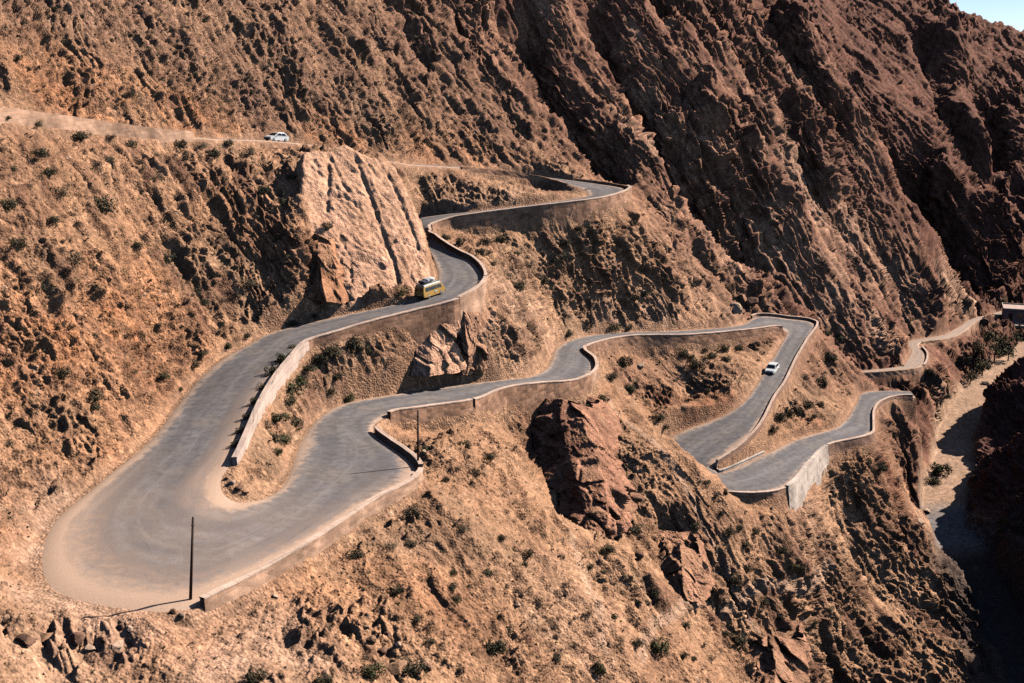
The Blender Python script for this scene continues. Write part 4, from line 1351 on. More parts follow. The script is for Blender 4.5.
def leaf_cloud(name, n, seed, flat=.75, lobes=6, size=.17):
    """Many small leaf faces through the volume of a bush about 1 m in radius, in uneven clumps."""
    r = random.Random(seed)
    cl = [(Vector((r.uniform(-.55, .55), r.uniform(-.55, .55), r.uniform(.15, .75) * flat)), r.uniform(.28, .52)) for _ in range(lobes)]
    V, F = [], []
    for _ in range(n):
        c_, rad = r.choice(cl)
        d = Vector((r.gauss(0, 1), r.gauss(0, 1), r.gauss(0, 1))).normalized() * rad * r.uniform(.45, 1.0) ** .5
        p = c_ + d
        if p.z < 0.02:
            p.z = r.uniform(.02, .1)
        nn = (d.normalized() + Vector((r.gauss(0, .6), r.gauss(0, .6), r.gauss(0, .6)))).normalized()
        t = nn.orthogonal().normalized(); b_ = nn.cross(t); s = size * r.uniform(.6, 1.3)
        a = r.uniform(0, 6.28); t, b_ = t * math.cos(a) + b_ * math.sin(a), b_ * math.cos(a) - t * math.sin(a)
        k = len(V)
        V += [p - t * s, p + b_ * s * .45, p + t * s, p - b_ * s * .45]; F.append((k, k + 1, k + 2, k + 3))
    me = bpy.data.meshes.new(name); me.from_pydata([tuple(v) for v in V], [], F); me.update()
    return me


def stems_mesh(seed, n=7):
    r = random.Random(seed); bm = bmesh.new()
    for _ in range(n):
        a = r.uniform(0, 6.28); l = r.uniform(.4, .8)
        d = Vector((math.cos(a) * .55, math.sin(a) * .55, .7)).normalized()
        m_ = Matrix.Translation(d * l / 2 + Vector((0, 0, -.1))) @ d.to_track_quat('Z', 'Y').to_matrix().to_4x4()
        bmesh.ops.create_cone(bm, segments=5, radius1=.035, radius2=.012, depth=l, cap_ends=True, matrix=m_)
    me = bpy.data.meshes.new('stems'); bm.to_mesh(me); bm.free(); me.materials.append(WOOD)
    return me


SHM = {}
for key in ('dark', 'green', 'grey'):
    SHM[key] = []
    for s in range(4):
        me = leaf_cloud('foliage', 1000 if key != 'grey' else 600, 40 + s + len(key) * 9, .85, 11, .085 if key != 'grey' else .075); me.materials.append(LEAF[key]); SHM[key].append(me)
STEMS = [stems_mesh(900 + s) for s in range(3)]


def shrub(u, v, px, key, label, group, parts=True):
    p = sit(u, v + px * .35)
    if p is None:
        return None
    r = random.Random(int(u * 97 + v * 13))
    rad = px * r.uniform(1.2, 1.6) * (1.25 if 'pale wall' in group else 1.0) * p.y / FPX / 2
    fo = bpy.data.objects.new('shrub', None) if parts else bpy.data.objects.new('shrub', r.choice(SHM[key]))
    COL.objects.link(fo)
    fo.location = (p.x, p.y, p.z - .08 * rad); fo.rotation_euler = (0, 0, r.uniform(0, 6.28)); fo.scale = (rad, rad * r.uniform(.85, 1.1), rad * r.uniform(.85, 1.2))
    if parts:
        f = bpy.data.objects.new('foliage', r.choice(SHM[key])); COL.objects.link(f); f.parent = fo
        f = bpy.data.objects.new('stems', r.choice(STEMS)); COL.objects.link(f); f.parent = fo
    return tag(fo, label, 'shrub', group)


ORD = ['leftmost', 'second', 'third', 'fourth', 'fifth', 'sixth', 'seventh', 'eighth', 'ninth', 'tenth', 'eleventh', 'twelfth', 'thirteenth', 'fourteenth', 'fifteenth', 'sixteenth', 'seventeenth', 'eighteenth', 'nineteenth', 'twentieth']
SHRUBS = {
    'above the topmost road': [(19, 57, 8, 'd'), (28, 68, 7, 'd'), (130, 94, 7, 'd'), (110, 40, 6, 'g'), (80, 16, 6, 'd'), (150, 48, 5, 'y'), (55, 8, 6, 'd')],
    'just under the topmost road': [(6, 116, 8, 'd'), (38, 122, 11, 'd'), (82, 134, 12, 'd'), (110, 136, 8, 'd'), (132, 144, 10, 'd'), (182, 143, 13, 'd'), (200, 144, 10, 'y'), (213, 153, 12, 'd'), (228, 142, 11, 'd'), (248, 150, 12, 'y')],
    'high on the left slope': [(13, 167, 11, 'd'), (40, 152, 12, 'd'), (50, 171, 10, 'd'), (63, 190, 15, 'y'), (103, 203, 22, 'd'), (7, 203, 17, 'd'), (55, 218, 11, 'd'), (110, 158, 10, 'y'), (157, 175, 11, 'y'), (30, 185, 8, 'y')],
    'low on the rocky left slope': [(17, 241, 17, 'd'), (73, 256, 22, 'y'), (75, 277, 12, 'y'), (43, 285, 12, 'y'), (62, 370, 18, 'd'), (93, 392, 18, 'd'), (93, 404, 14, 'd'), (132, 371, 8, 'g'), (163, 375, 11, 'g'), (7, 441, 11, 'y')],
    'on broken ground left of the smooth slab': [(138, 243, 10, 'd'), (168, 257, 13, 'd'), (197, 288, 14, 'd'), (248, 280, 14, 'y'), (204, 300, 9, 'd'), (280, 235, 9, 'd'), (262, 190, 10, 'd'), (290, 175, 9, 'd'), (285, 200, 11, 'd'), (326, 225, 10, 'd')],
    'uphill of the first road leg': [(193, 363, 11, 'd'), (202, 350, 11, 'd'), (228, 345, 9, 'g'), (247, 334, 8, 'd'), (291, 321, 10, 'd'), (403, 290, 13, 'g'), (315, 315, 7, 'd'), (180, 388, 7, 'd')],
    'on the road side of the pale wall': [(293, 346, 8, 'g'), (282, 358, 12, 'd'), (272, 372, 10, 'd'), (263, 386, 9, 'd'), (255, 402, 9, 'd'), (249, 416, 9, 'd'), (243, 430, 10, 'd'), (237, 444, 10, 'd')],
    'in the wedge below the pale wall': [(353, 341, 17, 'd'), (332, 348, 15, 'd'), (321, 358, 13, 'd'), (309, 366, 10, 'd'), (336, 376, 9, 'd'), (331, 390, 11, 'd'), (291, 388, 15, 'g'), (290, 400, 13, 'd'), (296, 423, 14, 'd'), (279, 416, 13, 'g'), (272, 435, 15, 'd'), (266, 424, 11, 'y'), (278, 450, 11, 'g'), (349, 396, 11, 'g'), (365, 349, 9, 'd'), (300, 381, 11, 'g'), (285, 438, 12, 'g')],
    'inside the bend above the yellow van': [(501, 238, 12, 'd'), (486, 240, 10, 'd'), (481, 251, 12, 'd'), (460, 240, 9, 'd'), (446, 236, 8, 'd'), (517, 252, 8, 'd'), (493, 262, 8, 'd')],
    'on rocks above the middle road leg': [(559, 256, 15, 'd'), (520, 283, 12, 'd'), (544, 278, 14, 'd'), (567, 331, 12, 'd'), (614, 325, 12, 'g'), (629, 326, 9, 'd'), (635, 296, 10, 'd'), (645, 293, 9, 'd'), (664, 278, 8, 'd'), (692, 283, 8, 'd'), (580, 228, 8, 'd'), (588, 226, 7, 'd'), (631, 223, 8, 'd'), (565, 242, 8, 'd')],
    'in the hollow under the long brown wall': [(682, 351, 11, 'd'), (697, 363, 13, 'd'), (712, 354, 11, 'd'), (725, 348, 9, 'd'), (739, 347, 9, 'd'), (757, 343, 9, 'd'), (727, 358, 8, 'd'), (612, 375, 9, 'd'), (624, 360, 14, 'd'), (629, 388, 14, 'g'), (659, 415, 11, 'd'), (665, 425, 8, 'd'), (692, 356, 8, 'd'), (705, 348, 8, 'd')],
    'on the slope between white car and lowest loop': [(823, 381, 11, 'd'), (828, 331, 9, 'd'), (840, 338, 9, 'd'), (808, 403, 10, 'd'), (820, 403, 9, 'd'), (781, 415, 13, 'd'), (790, 413, 10, 'd'), (773, 428, 9, 'd'), (831, 356, 10, 'd'), (799, 410, 8, 'd')],
    'on sand right of the right-hand pole': [(425, 446, 12, 'd'), (463, 443, 14, 'd'), (474, 471, 11, 'd'), (454, 468, 8, 'd'), (414, 513, 14, 'd'), (462, 525, 15, 'y'), (489, 456, 9, 'd'), (447, 478, 7, 'd'), (482, 466, 8, 'y')],
    'on sand below the straight hairpin wall': [(391, 545, 12, 'y'), (411, 542, 11, 'd'), (354, 552, 16, 'd'), (395, 588, 15, 'd'), (454, 571, 9, 'd'), (452, 586, 10, 'd'), (455, 597, 12, 'd'), (417, 616, 13, 'd'), (430, 640, 12, 'd'), (328, 625, 11, 'y'), (489, 571, 13, 'd'), (502, 536, 10, 'd')],
    'along the bottom edge': [(253, 672, 24, 'd'), (321, 677, 20, 'd'), (371, 669, 21, 'g'), (411, 664, 24, 'd'), (492, 644, 24, 'd'), (507, 629, 11, 'd'), (555, 657, 12, 'd'), (600, 668, 12, 'g')],
    'around the tall dark crag': [(529, 551, 10, 'd'), (607, 549, 12, 'd'), (590, 566, 8, 'd'), (633, 527, 19, 'd'), (603, 571, 7, 'd'), (600, 397, 15, 'd'), (583, 405, 10, 'd'), (524, 563, 8, 'd')],
    'on the slope before the lowest loop': [(695, 524, 12, 'd'), (730, 530, 11, 'd'), (740, 527, 8, 'd'), (755, 530, 9, 'd'), (745, 543, 8, 'd'), (747, 567, 11, 'd'), (736, 579, 12, 'd'), (708, 481, 8, 'd'), (725, 491, 9, 'd'), (720, 512, 8, 'd'), (781, 549, 9, 'd'), (793, 566, 11, 'g'), (803, 567, 8, 'd'), (763, 599, 12, 'd')],
    'low on the right part of the foreground': [(655, 591, 12, 'd'), (658, 644, 20, 'g'), (683, 655, 10, 'd'), (693, 657, 8, 'd'), (711, 657, 9, 'd'), (738, 637, 17, 'd'), (725, 632, 9, 'd'), (613, 617, 9, 'd'), (637, 640, 13, 'd'), (685, 622, 10, 'd'), (815, 620, 7, 'd'), (839, 611, 9, 'd'), (828, 607, 9, 'g'), (781, 617, 7, 'd'), (664, 600, 9, 'd')],
    'on the steep bank above the gorge': [(880, 465, 12, 'd'), (868, 460, 9, 'd'), (940, 468, 16, 'g'), (932, 478, 12, 'd'), (930, 372, 9, 'd'), (912, 430, 9, 'd'), (895, 480, 10, 'd'), (945, 395, 9, 'd')],
}
KEYS = {'d': ('dark', 'dark'), 'g': ('green', 'green'), 'y': ('grey', 'dry grey')}
for where, lst in SHRUBS.items():
    for i, (u, v, px, k) in enumerate(sorted(lst)):
        n_ = ORD[i] if i < 1 else ORD[i] + ' from left'
        sz = 'large ' if px >= 15 else ('small ' if px < 9 and len(where.split()) < 9 else '')
        shrub(u, v, px, KEYS[k][0], '%s%s shrub, %s of those %s' % (sz, KEYS[k][1], n_, where), 'shrubs ' + where, px >= 8)
# little tufts that nothing tells apart
TUFT = []
for s in range(4):
    me = leaf_cloud('tuft', 160, 300 + s, .7, 5, .13); me.materials.append(LEAF['dark' if s < 2 else 'grey']); TUFT.append(me)
AREAS = [('tiny dry tuft scattered over the left slope', 'tufts on the left slope', [(0, 120, 300, 340)], 75), ('tiny dark tuft on the high slope above the topmost road', 'tufts above the topmost road', [(0, 0, 520, 120)], 60),
         ('tiny dark tuft scattered over the foreground slope', 'tufts on the foreground slope', [(300, 480, 860, 683)], 90), ('tiny dark tuft on the rocky middle slopes', 'tufts on the middle slopes', [(440, 200, 860, 420)], 60)]
tr = random.Random(5)
for lab, grp, rects, n in AREAS:
    k = 0; tries = 0
    while k < n and tries < n * 6:
        tries += 1
        x0, y0, x1, y1 = rects[0]
        p = hit(tr.uniform(x0, x1), tr.uniform(y0, y1))
        if p is None:
            continue
        j = column(math.atan2(p[0], p[1])); i = min(int(np.searchsorted(RG[:, j], math.hypot(p[0], p[1]))), NRow - 1)
        if RDIST[i, j] < 1.6 or NRM[i, j, 2] < .55:
            continue
        o = bpy.data.objects.new('tuft', tr.choice(TUFT)); COL.objects.link(o)
        s = (2.8 + 6.0 * tr.random() ** 2) * 1.3 * p[1] / FPX / 2
        o.location = tuple(p); o.scale = (s, s, s * .9); o.rotation_euler = (0, 0, tr.uniform(0, 6.28))
        tag(o, lab, 'tuft', grp); k += 1

# the countless tiniest clumps of dry scrub, as one mass
V, F, CC = [], [], []
n_ = 0
for _ in range(16000):
    if n_ >= 3400:
        break
    u, v = tr.uniform(-20, 1044), tr.uniform(-5, 690)
    if u > 880 and v > 330:
        continue
    p = hit(u, v)
    if p is None or p[1] > 420:
        continue
    j = column(math.atan2(p[0], p[1])); i = min(int(np.searchsorted(RG[:, j], math.hypot(p[0], p[1]))), NRow - 1)
    if RDIST[i, j] < 1.0 or NRM[i, j, 2] < .5 or M_SLAB[i, j] > .3 or tr.random() > .35 + .8 * stony[i, j]:
        continue
    n_ += 1
    s = (1.3 + 2.6 * tr.random() ** 2) * p[1] / FPX / 2 * 1.2
    for _k in range(7):
        a = tr.uniform(0, 6.28); ro = tr.uniform(0, .8) * s; h_ = tr.uniform(.3, 1.1) * s
        c_ = Vector((p[0] + math.cos(a) * ro, p[1] + math.sin(a) * ro, p[2] + h_ * .5))
        t_ = Vector((tr.gauss(0, 1), tr.gauss(0, 1), tr.gauss(0, .6))).normalized() * s * .5; b2 = Vector((tr.gauss(0, .5), tr.gauss(0, .5), 1)).normalized() * h_ * .5
        k = len(V); V += [c_ - t_ - b2 * .6, c_ + t_ - b2, c_ + t_ * .6 + b2, c_ - t_ * .7 + b2 * .8]; F.append((k, k + 1, k + 2, k + 3))
o = pydata('dry_scrub', V, F, LEAF['grey'])
o.data.materials.append(LEAF['dark'])
mi = [int((q_ // 7) % 3 != 0) for q_ in range(len(F))]
o.data.polygons.foreach_set('material_index', mi)
o['kind'] = 'stuff'

# ------------------------------------------------------------------ trees by the river
CROWN = []
for s in range(3):
    me = leaf_cloud('crown', 430, 500 + s, 1.3, 12, .11); me.materials.append(LEAF['olive']); CROWN.append(me)
bm = bmesh.new()
bmesh.ops.create_cone(bm, segments=8, radius1=.09, radius2=.045, depth=1.3, cap_ends=True, matrix=Matrix.Translation((0, 0, .45)))
for a in (0.3, 2.2, 4.4):
    d = Vector((math.cos(a) * .6, math.sin(a) * .6, .8)).normalized()
    bmesh.ops.create_cone(bm, segments=6, radius1=.045, radius2=.015, depth=.8, cap_ends=True, matrix=Matrix.Translation(Vector((0, 0, .7)) + d * .4) @ d.to_track_quat('Z', 'Y').to_matrix().to_4x4())
TRUNK = bpy.data.meshes.new('trunk'); bm.to_mesh(TRUNK); bm.free(); TRUNK.materials.append(WOOD)
TREES = [(986, 342, 17, 'left-hand olive tree in the grove below the far house'), (1000, 346, 19, 'largest olive tree in the grove below the far house'), (1016, 342, 14, 'tree nearest the far house wall, in the riverside grove'),
         (978, 352, 17, 'olive tree on the bank between the far road and the river'), (994, 357, 20, 'bushy tree at the river edge in the middle of the grove'), (1008, 356, 16, 'rightmost low tree of the grove, over the river sand'),
         (966, 366, 15, 'small tree left of the grove, above the bend of the river'), (982, 370, 17, 'dark tree at the water edge, lowest of the grove'), (970, 380, 14, 'small tree downstream of the grove'), (994, 328, 8, 'little tree just under the far road by the house'),
         (1003, 304, 9, 'slim pale green tree standing behind the far house')]
for i, (u, v, px, lab) in enumerate(TREES):
    p = sit(u, v + px * .3)
    if p is None:
        continue
    s = px * p.y / FPX / 2 * 1.15
    t = empty('tree', (p.x, p.y, p.z - .1), i * 1.3); t.scale = (s, s, s)
    tag(t, lab, 'tree', 'trees along the river')
    f = bpy.data.objects.new('crown', CROWN[i % 3]); COL.objects.link(f); f.parent = t; f.location = (0, 0, .6)
    f = bpy.data.objects.new('trunk', TRUNK); COL.objects.link(f); f.parent = t

# ------------------------------------------------------------------ poles
POLEW = simple_mat('dark tarred pole wood', (.075, .048, .036), .85, .3, 4)
GALV = simple_mat('weathered iron band', (.10, .09, .085), .6, metal=.6)


def pole(ub, vb, ut, vt, label, zoff):
    b0 = sit(ub, vb)
    d = ray(ut, vt); tp = d * (b0.y / d[1])
    tp = Vector(tp); base = b0 - Vector((0, 0, .4))
    ax = tp - base; L_ = ax.length
    root = empty('utility_pole', base); tag(root, label, 'utility pole', 'wooden poles at the hairpin')
    bm = bmesh.new(); qd = ax.to_track_quat('Z', 'Y').to_matrix().to_4x4()
    bmesh.ops.create_cone(bm, segments=14, radius1=.13, radius2=.09, depth=L_, cap_ends=True, matrix=qd @ Matrix.Translation((0, 0, L_ / 2)))
    from_bm('shaft', bm, POLEW, root, True)
    bm = bmesh.new(); bmesh.ops.create_cone(bm, segments=14, radius1=.11, radius2=.04, depth=.12, cap_ends=True, matrix=qd @ Matrix.Translation((0, 0, L_ + .05)))
    from_bm('cap', bm, GALV, root)
    bm = bmesh.new(); bmesh.ops.create_cone(bm, segments=14, radius1=.125, radius2=.125, depth=.08, cap_ends=True, matrix=qd @ Matrix.Translation((0, 0, L_ - .6)))
    from_bm('band', bm, GALV, root)


pole(190, 601, 193, 518, 'leaning dark wooden pole at the near edge of the big hairpin, casting its shadow left', 0)
pole(418, 467.5, 418, 411, 'upright dark wooden pole at the wall corner where the hairpin straightens', 0)

# ------------------------------------------------------------------ vehicles
GLASS = simple_mat('dark window glass', (.015, .017, .02), .12, spec=.6)
TYRE = simple_mat('tyre rubber', (.02, .02, .02), .85)
RIM = simple_mat('steel rim', (.45, .44, .42), .4, metal=.7)
YEL = simple_mat('faded yellow paint', (.56, .33, .09), .4, .06, 2, spec=.5)
CREAM = simple_mat('cream white paint', (.72, .68, .58), .45, .05, 2, spec=.5)
WHITE = simple_mat('white car paint', (.78, .78, .76), .3, spec=.5)
BLACKP = simple_mat('black plastic', (.03, .03, .03), .6)
LAMP = simple_mat('clear lamp glass', (.7, .7, .68), .2, spec=.6)
REDL = simple_mat('red lamp glass', (.35, .02, .015), .25, spec=.6)
CLOTH = simple_mat('white bundled canvas', (.68, .66, .62), .9, .1, 3)
DKCL = simple_mat('dark rolled canvas', (.07, .075, .09), .9, .2, 3)
MINT = simple_mat('pale mint decal', (.55, .62, .50), .5)


def hull(name, prof, hw, mat, parent, bev=.05):
    """side profile (x, z) carried across the width; hw(x, z) gives the half width"""
    V = [(x, -hw(x, z), z) for x, z in prof] + [(x, hw(x, z), z) for x, z in prof]
    n = len(prof)
    F = [tuple(range(n)), tuple(range(2 * n - 1, n - 1, -1))] + [(i, i + n, (i + 1) % n + n, (i + 1) % n) for i in range(n)]
    bm = bmesh.new(); vs_ = [bm.verts.new(v) for v in V]
    for f in F:
        bm.faces.new([vs_[i] for i in f])
    bmesh.ops.recalc_face_normals(bm, faces=bm.faces)
    if bev:
        bmesh.ops.bevel(bm, geom=[e for e in bm.edges if e.calc_face_angle(0) > .5], offset=bev, segments=2, profile=.6, affect='EDGES')
    return from_bm(name, bm, mat, parent, False)


def panel(name, pts, mat, parent, th=.02):
    """a flat plate set on the outside of the body; pts run round it, th outward"""
    P = [Vector(p) for p in pts]; n = (P[1] - P[0]).cross(P[2] - P[0]).normalized()
    k = len(P)
    V = [p - n * th for p in P] + [p + n * th for p in P]
    F = [tuple(range(k))[::-1], tuple(range(k, 2 * k))] + [(i, (i + 1) % k, (i + 1) % k + k, i + k) for i in range(k)]
    return pydata(name, V, F, mat, parent)


def wheel(x, y, r, wd, parent):
    bm = bmesh.new(); bmesh.ops.create_cone(bm, segments=20, radius1=r, radius2=r, depth=wd, cap_ends=True, matrix=Matrix.Rotation(math.pi / 2, 4, 'X'))
    bmesh.ops.bevel(bm, geom=[e for e in bm.edges if e.calc_face_angle(0) > 1], offset=.04, segments=2, affect='EDGES')
    t = from_bm('wheel', bm, TYRE, parent, False); t.location = (x, y, r)
    bm = bmesh.new(); s = 1 if y > 0 else -1
    bmesh.ops.create_cone(bm, segments=16, radius1=r * .62, radius2=r * .5, depth=.04, cap_ends=True, matrix=Matrix.Translation((0, s * (wd / 2 + .008), 0)) @ Matrix.Rotation(-s * math.pi / 2, 4, 'X'))
    from_bm('rim', bm, RIM, t)


def boxm(name, c_, s, mat, parent, bev=.02, rot=None):
    bm = bmesh.new(); bmesh.ops.create_cube(bm, size=1, matrix=Matrix.Translation(c_) @ (rot or Matrix()) @ Matrix.Diagonal((*s, 1)))
    if bev:
        bmesh.ops.bevel(bm, geom=list(bm.edges), offset=bev, segments=2, affect='EDGES')
    return from_bm(name, bm, mat, parent)


def place(root, u, v, head, Dd, zz=-36.0):
    """stand a vehicle on the road at a pixel, heading along `head`, tilted with the road"""
    R, L, H, fi = Dd
    p = PZ(u, v, zz)
    for _ in range(12):
        m = (R + L) / 2
        k = int(np.argmin((m[:, 0] - p[0]) ** 2 + (m[:, 1] - p[1]) ** 2)); k = min(max(k, 1), len(m) - 2)
        t0, t1 = m[k - 1], m[k + 1]; d = t1 - t0
        f = np.dot((p - t0)[:2], d[:2]) / np.dot(d[:2], d[:2])
        zz = t0[2] + d[2] * f + .05
        p = PZ(u, v, zz)
    f = Vector((head[0], head[1], 0)).normalized()
    dd = Vector(d); g = dd.z / math.hypot(dd.x, dd.y); al = (dd.x * f.x + dd.y * f.y) / math.hypot(dd.x, dd.y)
    root.location = tuple(float(x) for x in p)
    root.rotation_euler = (0, -math.atan(g * al), math.atan2(f.y, f.x))


def make_van():
    t = empty('camper_van', (0, 0, 0)); tag(t, 'yellow and cream camper van with a loaded roof rack climbing the upper road leg', 'van')

    def hw(x, z):
        w_ = .92 - max(0, z - 1.05) * .16
        return w_ - max(0, abs(x) - 1.9) * .12
    hull('body', [(-2.2, .34), (-2.28, .62), (-2.26, 1.08), (2.1, 1.08), (2.27, .95), (2.3, .6), (2.22, .36), (1.85, .30), (-1.85, .30)], hw, YEL, t, .04)
    hull('upper_body', [(-2.25, 1.083), (-2.1, 1.72), (-2.0, 1.88), (1.35, 1.88), (1.5, 1.8), (2.06, 1.083)], hw, YEL, t, .03)
    hull('roof', [(-2.02, 1.885), (-1.9, 1.98), (1.25, 1.98), (1.38, 1.885)], lambda x, z: .82 - (z - 1.88) * .8, CREAM, t, .03)
    for s in (-1, 1):
        for (a, b2) in ((-1.75, -.62), (-.48, .55), (.72, 1.5)):
            o = .012

            def q(x, z):
                return (x, s * (hw(x, z) + o), z)
            xs = (a, b2 if b2 < 1.4 else 1.62, b2 if b2 < 1.4 else 1.38, a)
            pts = [q(xs[0], 1.16), q(xs[1], 1.16), q(xs[2], 1.62), q(xs[3], 1.62)]
            panel('side_window', pts if s < 0 else pts[::-1], GLASS, t, .012)
        bd = [(-2.1, s * (hw(-2.1, 1.78) + .004), 1.68), (1.45, s * (hw(1.4, 1.78) + .004), 1.68), (1.38, s * (hw(1.3, 1.86) + .004), 1.84), (-2.02, s * (hw(-2, 1.86) + .004), 1.84)]
        panel('cream_band', bd if s < 0 else bd[::-1], CREAM, t, .006)
        pts = [(.35, s * .93, .62), (.6, s * .93, .74), (.45, s * .93, .92), (.1, s * .93, .9), (.0, s * .93, .72)]
        panel('door_emblem', pts if s < 0 else pts[::-1], MINT, t, .008)
        boxm('headlight', (2.29, s * .62, .78), (.06, .24, .2), LAMP, t)
        boxm('taillight', (-2.28, s * .74, .72), (.05, .16, .34), REDL, t)
        for x in (-1.25, 1.35):
            wheel(x, s * .80, .33, .22, t)
    panel('windscreen', [(2.02, .72, 1.16), (2.02, -.72, 1.16), (1.60, -.66, 1.74), (1.60, .66, 1.74)][::-1], GLASS, t, .03)
    panel('rear_window', [(-2.245, .66, 1.2), (-2.245, -.66, 1.2), (-2.13, -.62, 1.68), (-2.13, .62, 1.68)], GLASS, t, .014)
    boxm('front_bumper', (2.32, 0, .42), (.12, 1.8, .16), BLACKP, t); boxm('rear_bumper', (-2.32, 0, .42), (.12, 1.8, .16), BLACKP, t)
    boxm('number_plate', (-2.295, 0, .66), (.02, .46, .11), CREAM, t, .004)
    bm = bmesh.new()
    for y in (-.7, .7):
        bmesh.ops.create_cube(bm, size=1, matrix=Matrix.Translation((-.3, y, 2.12)) @ Matrix.Diagonal((3.0, .04, .04, 1)))
    for x in (-1.7, -1.0, -.3, .4, 1.1):
        bmesh.ops.create_cube(bm, size=1, matrix=Matrix.Translation((x, 0, 2.10)) @ Matrix.Diagonal((.04, 1.4, .03, 1)))
        for y in (-.68, .68):
            bmesh.ops.create_cube(bm, size=1, matrix=Matrix.Translation((x, y, 2.03)) @ Matrix.Diagonal((.04, .04, .15, 1)))
    from_bm('roof_rack', bm, GALV, t)
    return t


van = make_van(); place(van, 430, 296, (.60, .80), M)


def on_roof(name, label, cat, mesh_fn, loc, mat):
    """luggage lies on the rack: things of their own, placed on the van"""
    o = mesh_fn(name, mat)
    o.matrix_world = van.matrix_basis @ Matrix.Translation(loc)
    return tag(o, label, cat, 'luggage on the van roof')


def lump(sx, sy, sz, seed):
    def f(name, mat):
        bm = bmesh.new(); bmesh.ops.create_icosphere(bm, subdivisions=3, radius=1); r = random.Random(seed)
        ph = [r.uniform(0, 6) for _ in range(3)]
        for v in bm.verts:
            k = 1 + .12 * math.sin(v.co.x * 5 + ph[0]) * math.cos(v.co.y * 6 + ph[1]); c_ = v.co
            v.co = Vector((math.copysign(abs(c_.x) ** .6, c_.x) * sx * k, math.copysign(abs(c_.y) ** .6, c_.y) * sy * k, math.copysign(abs(c_.z) ** .6, c_.z) * sz * k))
        return from_bm(name, bm, mat, None, True)
    return f


on_roof('canvas_bundle', 'white canvas bundle at the front of the van roof rack', 'luggage', lump(.55, .55, .22, 1), (.35, .1, 2.36), CLOTH)
on_roof('rolled_tarp', 'dark rolled tarp across the back of the van roof rack', 'luggage', lump(.42, .62, .2, 2), (-1.4, 0, 2.33), DKCL)
on_roof('duffel_bag', 'pale grey duffel bag in the middle of the van roof rack', 'luggage', lump(.36, .5, .24, 3), (-.55, .05, 2.38), simple_mat('grey bag cloth', (.42, .42, .44), .9, .1, 3))


def make_car(label, grp=None):
    t = empty('car', (0, 0, 0)); tag(t, label, 'car', grp)

    def hw(x, z):
        return .88 - max(0, z - .85) * .30 - max(0, abs(x) - 1.6) * .14
    hull('body', [(-2.02, .34), (-2.06, .62), (-2.0, .90), (-1.6, .96), (1.0, .94), (1.85, .78), (2.02, .62), (2.0, .34), (1.7, .24), (-1.7, .24)], hw, WHITE, t, .04)
    hull('cabin', [(-1.75, .963), (-1.25, 1.42), (-1.0, 1.47), (.05, 1.47), (.25, 1.42), (1.0, .945)], hw, WHITE, t, .03)
    for s in (-1, 1):
        for (a, b2, c_, d_) in ((-1.45, -.5, -.5, -1.08), (-.4, .78, .22, -.4)):
            pts = [(a, s * (hw(a, 1.0) + .012), 1.0), (b2, s * (hw(b2, 1.0) + .012), 1.0), (c_, s * (hw(c_, 1.36) + .012), 1.36), (d_, s * (hw(d_, 1.36) + .012), 1.36)]
            panel('side_window', pts if s < 0 else pts[::-1], GLASS, t, .012)
        boxm('headlight', (1.96, s * .62, .66), (.12, .30, .13), LAMP, t); boxm('taillight', (-2.03, s * .64, .78), (.06, .26, .16), REDL, t)
        boxm('door_mirror', (.62, s * .95, 1.0), (.1, .16, .1), WHITE, t)
        for x in (-1.25, 1.3):
            wheel(x, s * .76, .31, .2, t)
    panel('windscreen', [(.96, .70, .99), (.96, -.70, .99), (.34, -.64, 1.39), (.34, .64, 1.39)][::-1], GLASS, t, .02)
    panel('rear_window', [(-1.69, .70, 1.02), (-1.69, -.70, 1.02), (-1.28, -.62, 1.39), (-1.28, .62, 1.39)], GLASS, t, .02)
    boxm('front_bumper', (2.03, 0, .40), (.1, 1.5, .18), BLACKP, t); boxm('rear_bumper', (-2.06, 0, .42), (.1, 1.5, .18), BLACKP, t)
    boxm('grille', (2.02, 0, .60), (.04, .7, .09), BLACKP, t, .01)
    return t


car0 = make_car('white car driving down the road leg below the far bend', 'white cars on the road')
place(car0, 772, 371.5, (-.45, -.89), M, -59)


def copy_tree(o, parent=None):
    c_ = o.copy(); COL.objects.link(c_)
    if parent is not None:
        c_.parent = parent
    for ch in list(o.children):
        copy_tree(ch, c_)
    return c_


car1 = copy_tree(car0); car1['label'] = 'white car parked at the edge of the topmost road, above the slab'
kx = int(np.argmin(np.abs(M[3] - 5.5)))
pm = M[0][kx] * .3 + M[1][kx] * .7
car1.location = (float(pm[0]), float(pm[1]), float(pm[2]) + .06); car1.rotation_euler = (0, -.10, math.atan2(-.80, -.60))

# ------------------------------------------------------------------ the house far down the road
HW_ = simple_mat('pink rendered house wall', (.58, .28, .22), .9, .12, .6); HR_ = simple_mat('pale flat roof', (.55, .40, .33), .9, .1, .8); DOORM = simple_mat('dark door wood', (.06, .04, .035), .7)
hp = PZ(1003, 321, -82.6)
h = empty('house', tuple(hp), math.radians(-18)); tag(h, 'small pink flat-roofed house where the far road leaves the frame', 'house')
boxm('wall', (6.0, 4.0, 1.0), (12, 8, 5.0), HW_, h, .03)
boxm('roof', (6.0, 4.0, 3.6), (12.5, 8.5, .2), HR_, h, .03)
bm = bmesh.new()
for c_, s in (((6.0, -.12, 3.85), (12.5, .25, .35)), ((6.0, 8.12, 3.85), (12.5, .25, .35)), ((-.12, 4, 3.85), (.25, 7.9, .35)), ((12.12, 4, 3.85), (.25, 7.9, .35))):
    bmesh.ops.create_cube(bm, size=1, matrix=Matrix.Translation(c_) @ Matrix.Diagonal((*s, 1)))
from_bm('parapet', bm, HR_, h)
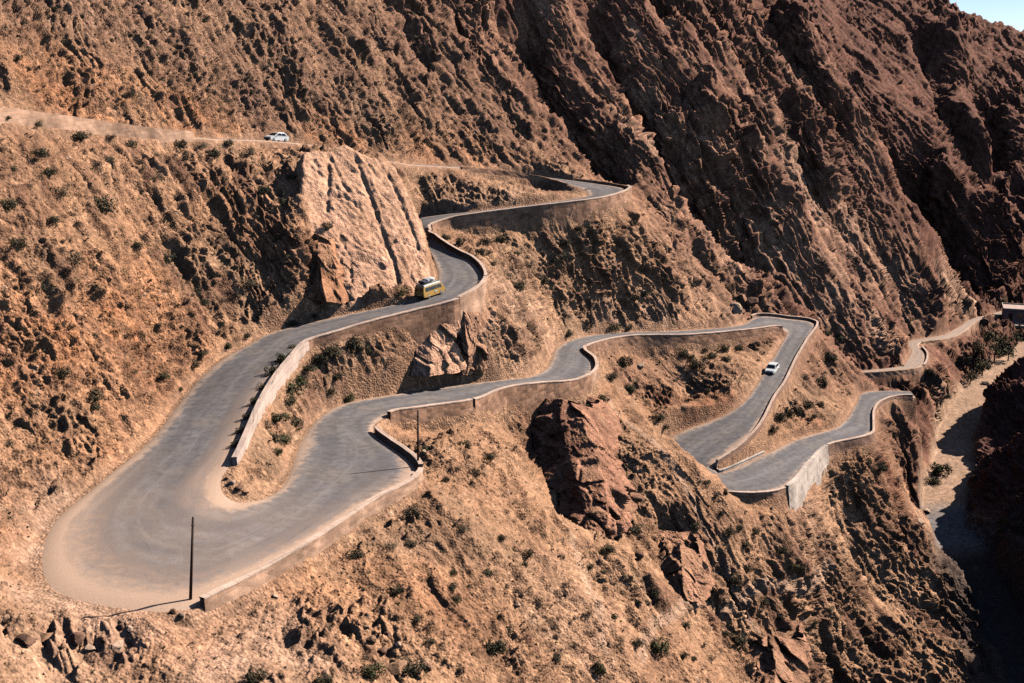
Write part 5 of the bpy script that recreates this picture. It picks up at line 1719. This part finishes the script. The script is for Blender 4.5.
d_ = boxm('door', (2.0, -.03, 1.4), (1.1, .1, 2.3), DOORM, h, .01)
for x in (4.6, 8.4):
    w_ = boxm('window', (x, -.03, 1.9), (1.3, .1, 1.2), GLASS, h, .01); boxm('sill', (x, -.1, 1.25), (1.5, .2, .09), HR_, w_, .01)
boxm('terrace', (7.5, -2.6, -.7), (9, 5, 1.4), HR_, h, .03)
# ------------------------------------------------------------------ camera, sky, sun
cam = bpy.data.cameras.new('camera'); co = bpy.data.objects.new('camera', cam); COL.objects.link(co)
cam.sensor_fit = 'HORIZONTAL'; cam.sensor_width = 36.0; cam.lens = 36.0 * FPX / 1024.0
cam.clip_start = .5; cam.clip_end = 20000
co.location = (0, 0, 0); co.rotation_euler = (math.pi / 2 - PITCH, 0, 0)
scene.camera = co

SUN_AZ = math.atan2(.89, .455)       # clockwise from +Y
SUN_EL = math.radians(37)
w = bpy.data.worlds.new('World'); scene.world = w; w.use_nodes = True
N, Lk = w.node_tree.nodes, w.node_tree.links
sky = N.new('ShaderNodeTexSky'); sky.sky_type = 'NISHITA'; sky.sun_disc = False
sky.sun_elevation = SUN_EL; sky.sun_rotation = SUN_AZ; sky.altitude = 1500; sky.air_density = .5; sky.dust_density = .3; sky.ozone_density = 1.6
Lk.new(sky.outputs[0], N['Background'].inputs['Color']); N['Background'].inputs['Strength'].default_value = .08
sl = bpy.data.lights.new('sun', 'SUN'); sl.energy = 5.0; sl.angle = math.radians(.5); sl.color = (1.0, .92, .84)
so = bpy.data.objects.new('sun', sl); COL.objects.link(so)
dv = Vector((math.sin(SUN_AZ) * math.cos(SUN_EL), math.cos(SUN_AZ) * math.cos(SUN_EL), math.sin(SUN_EL)))
so.rotation_euler = dv.to_track_quat('Z', 'Y').to_euler(); so.location = (60, 40, 120)
vs = scene.view_settings
scene.display_settings.display_device = 'sRGB'
vs.view_transform = 'Standard'; vs.look = 'None'; vs.exposure = 0.6; vs.gamma = 1.0; vs.use_curve_mapping = False
scene.cycles.max_bounces = 4; scene.cycles.diffuse_bounces = 0; scene.cycles.use_denoising = False
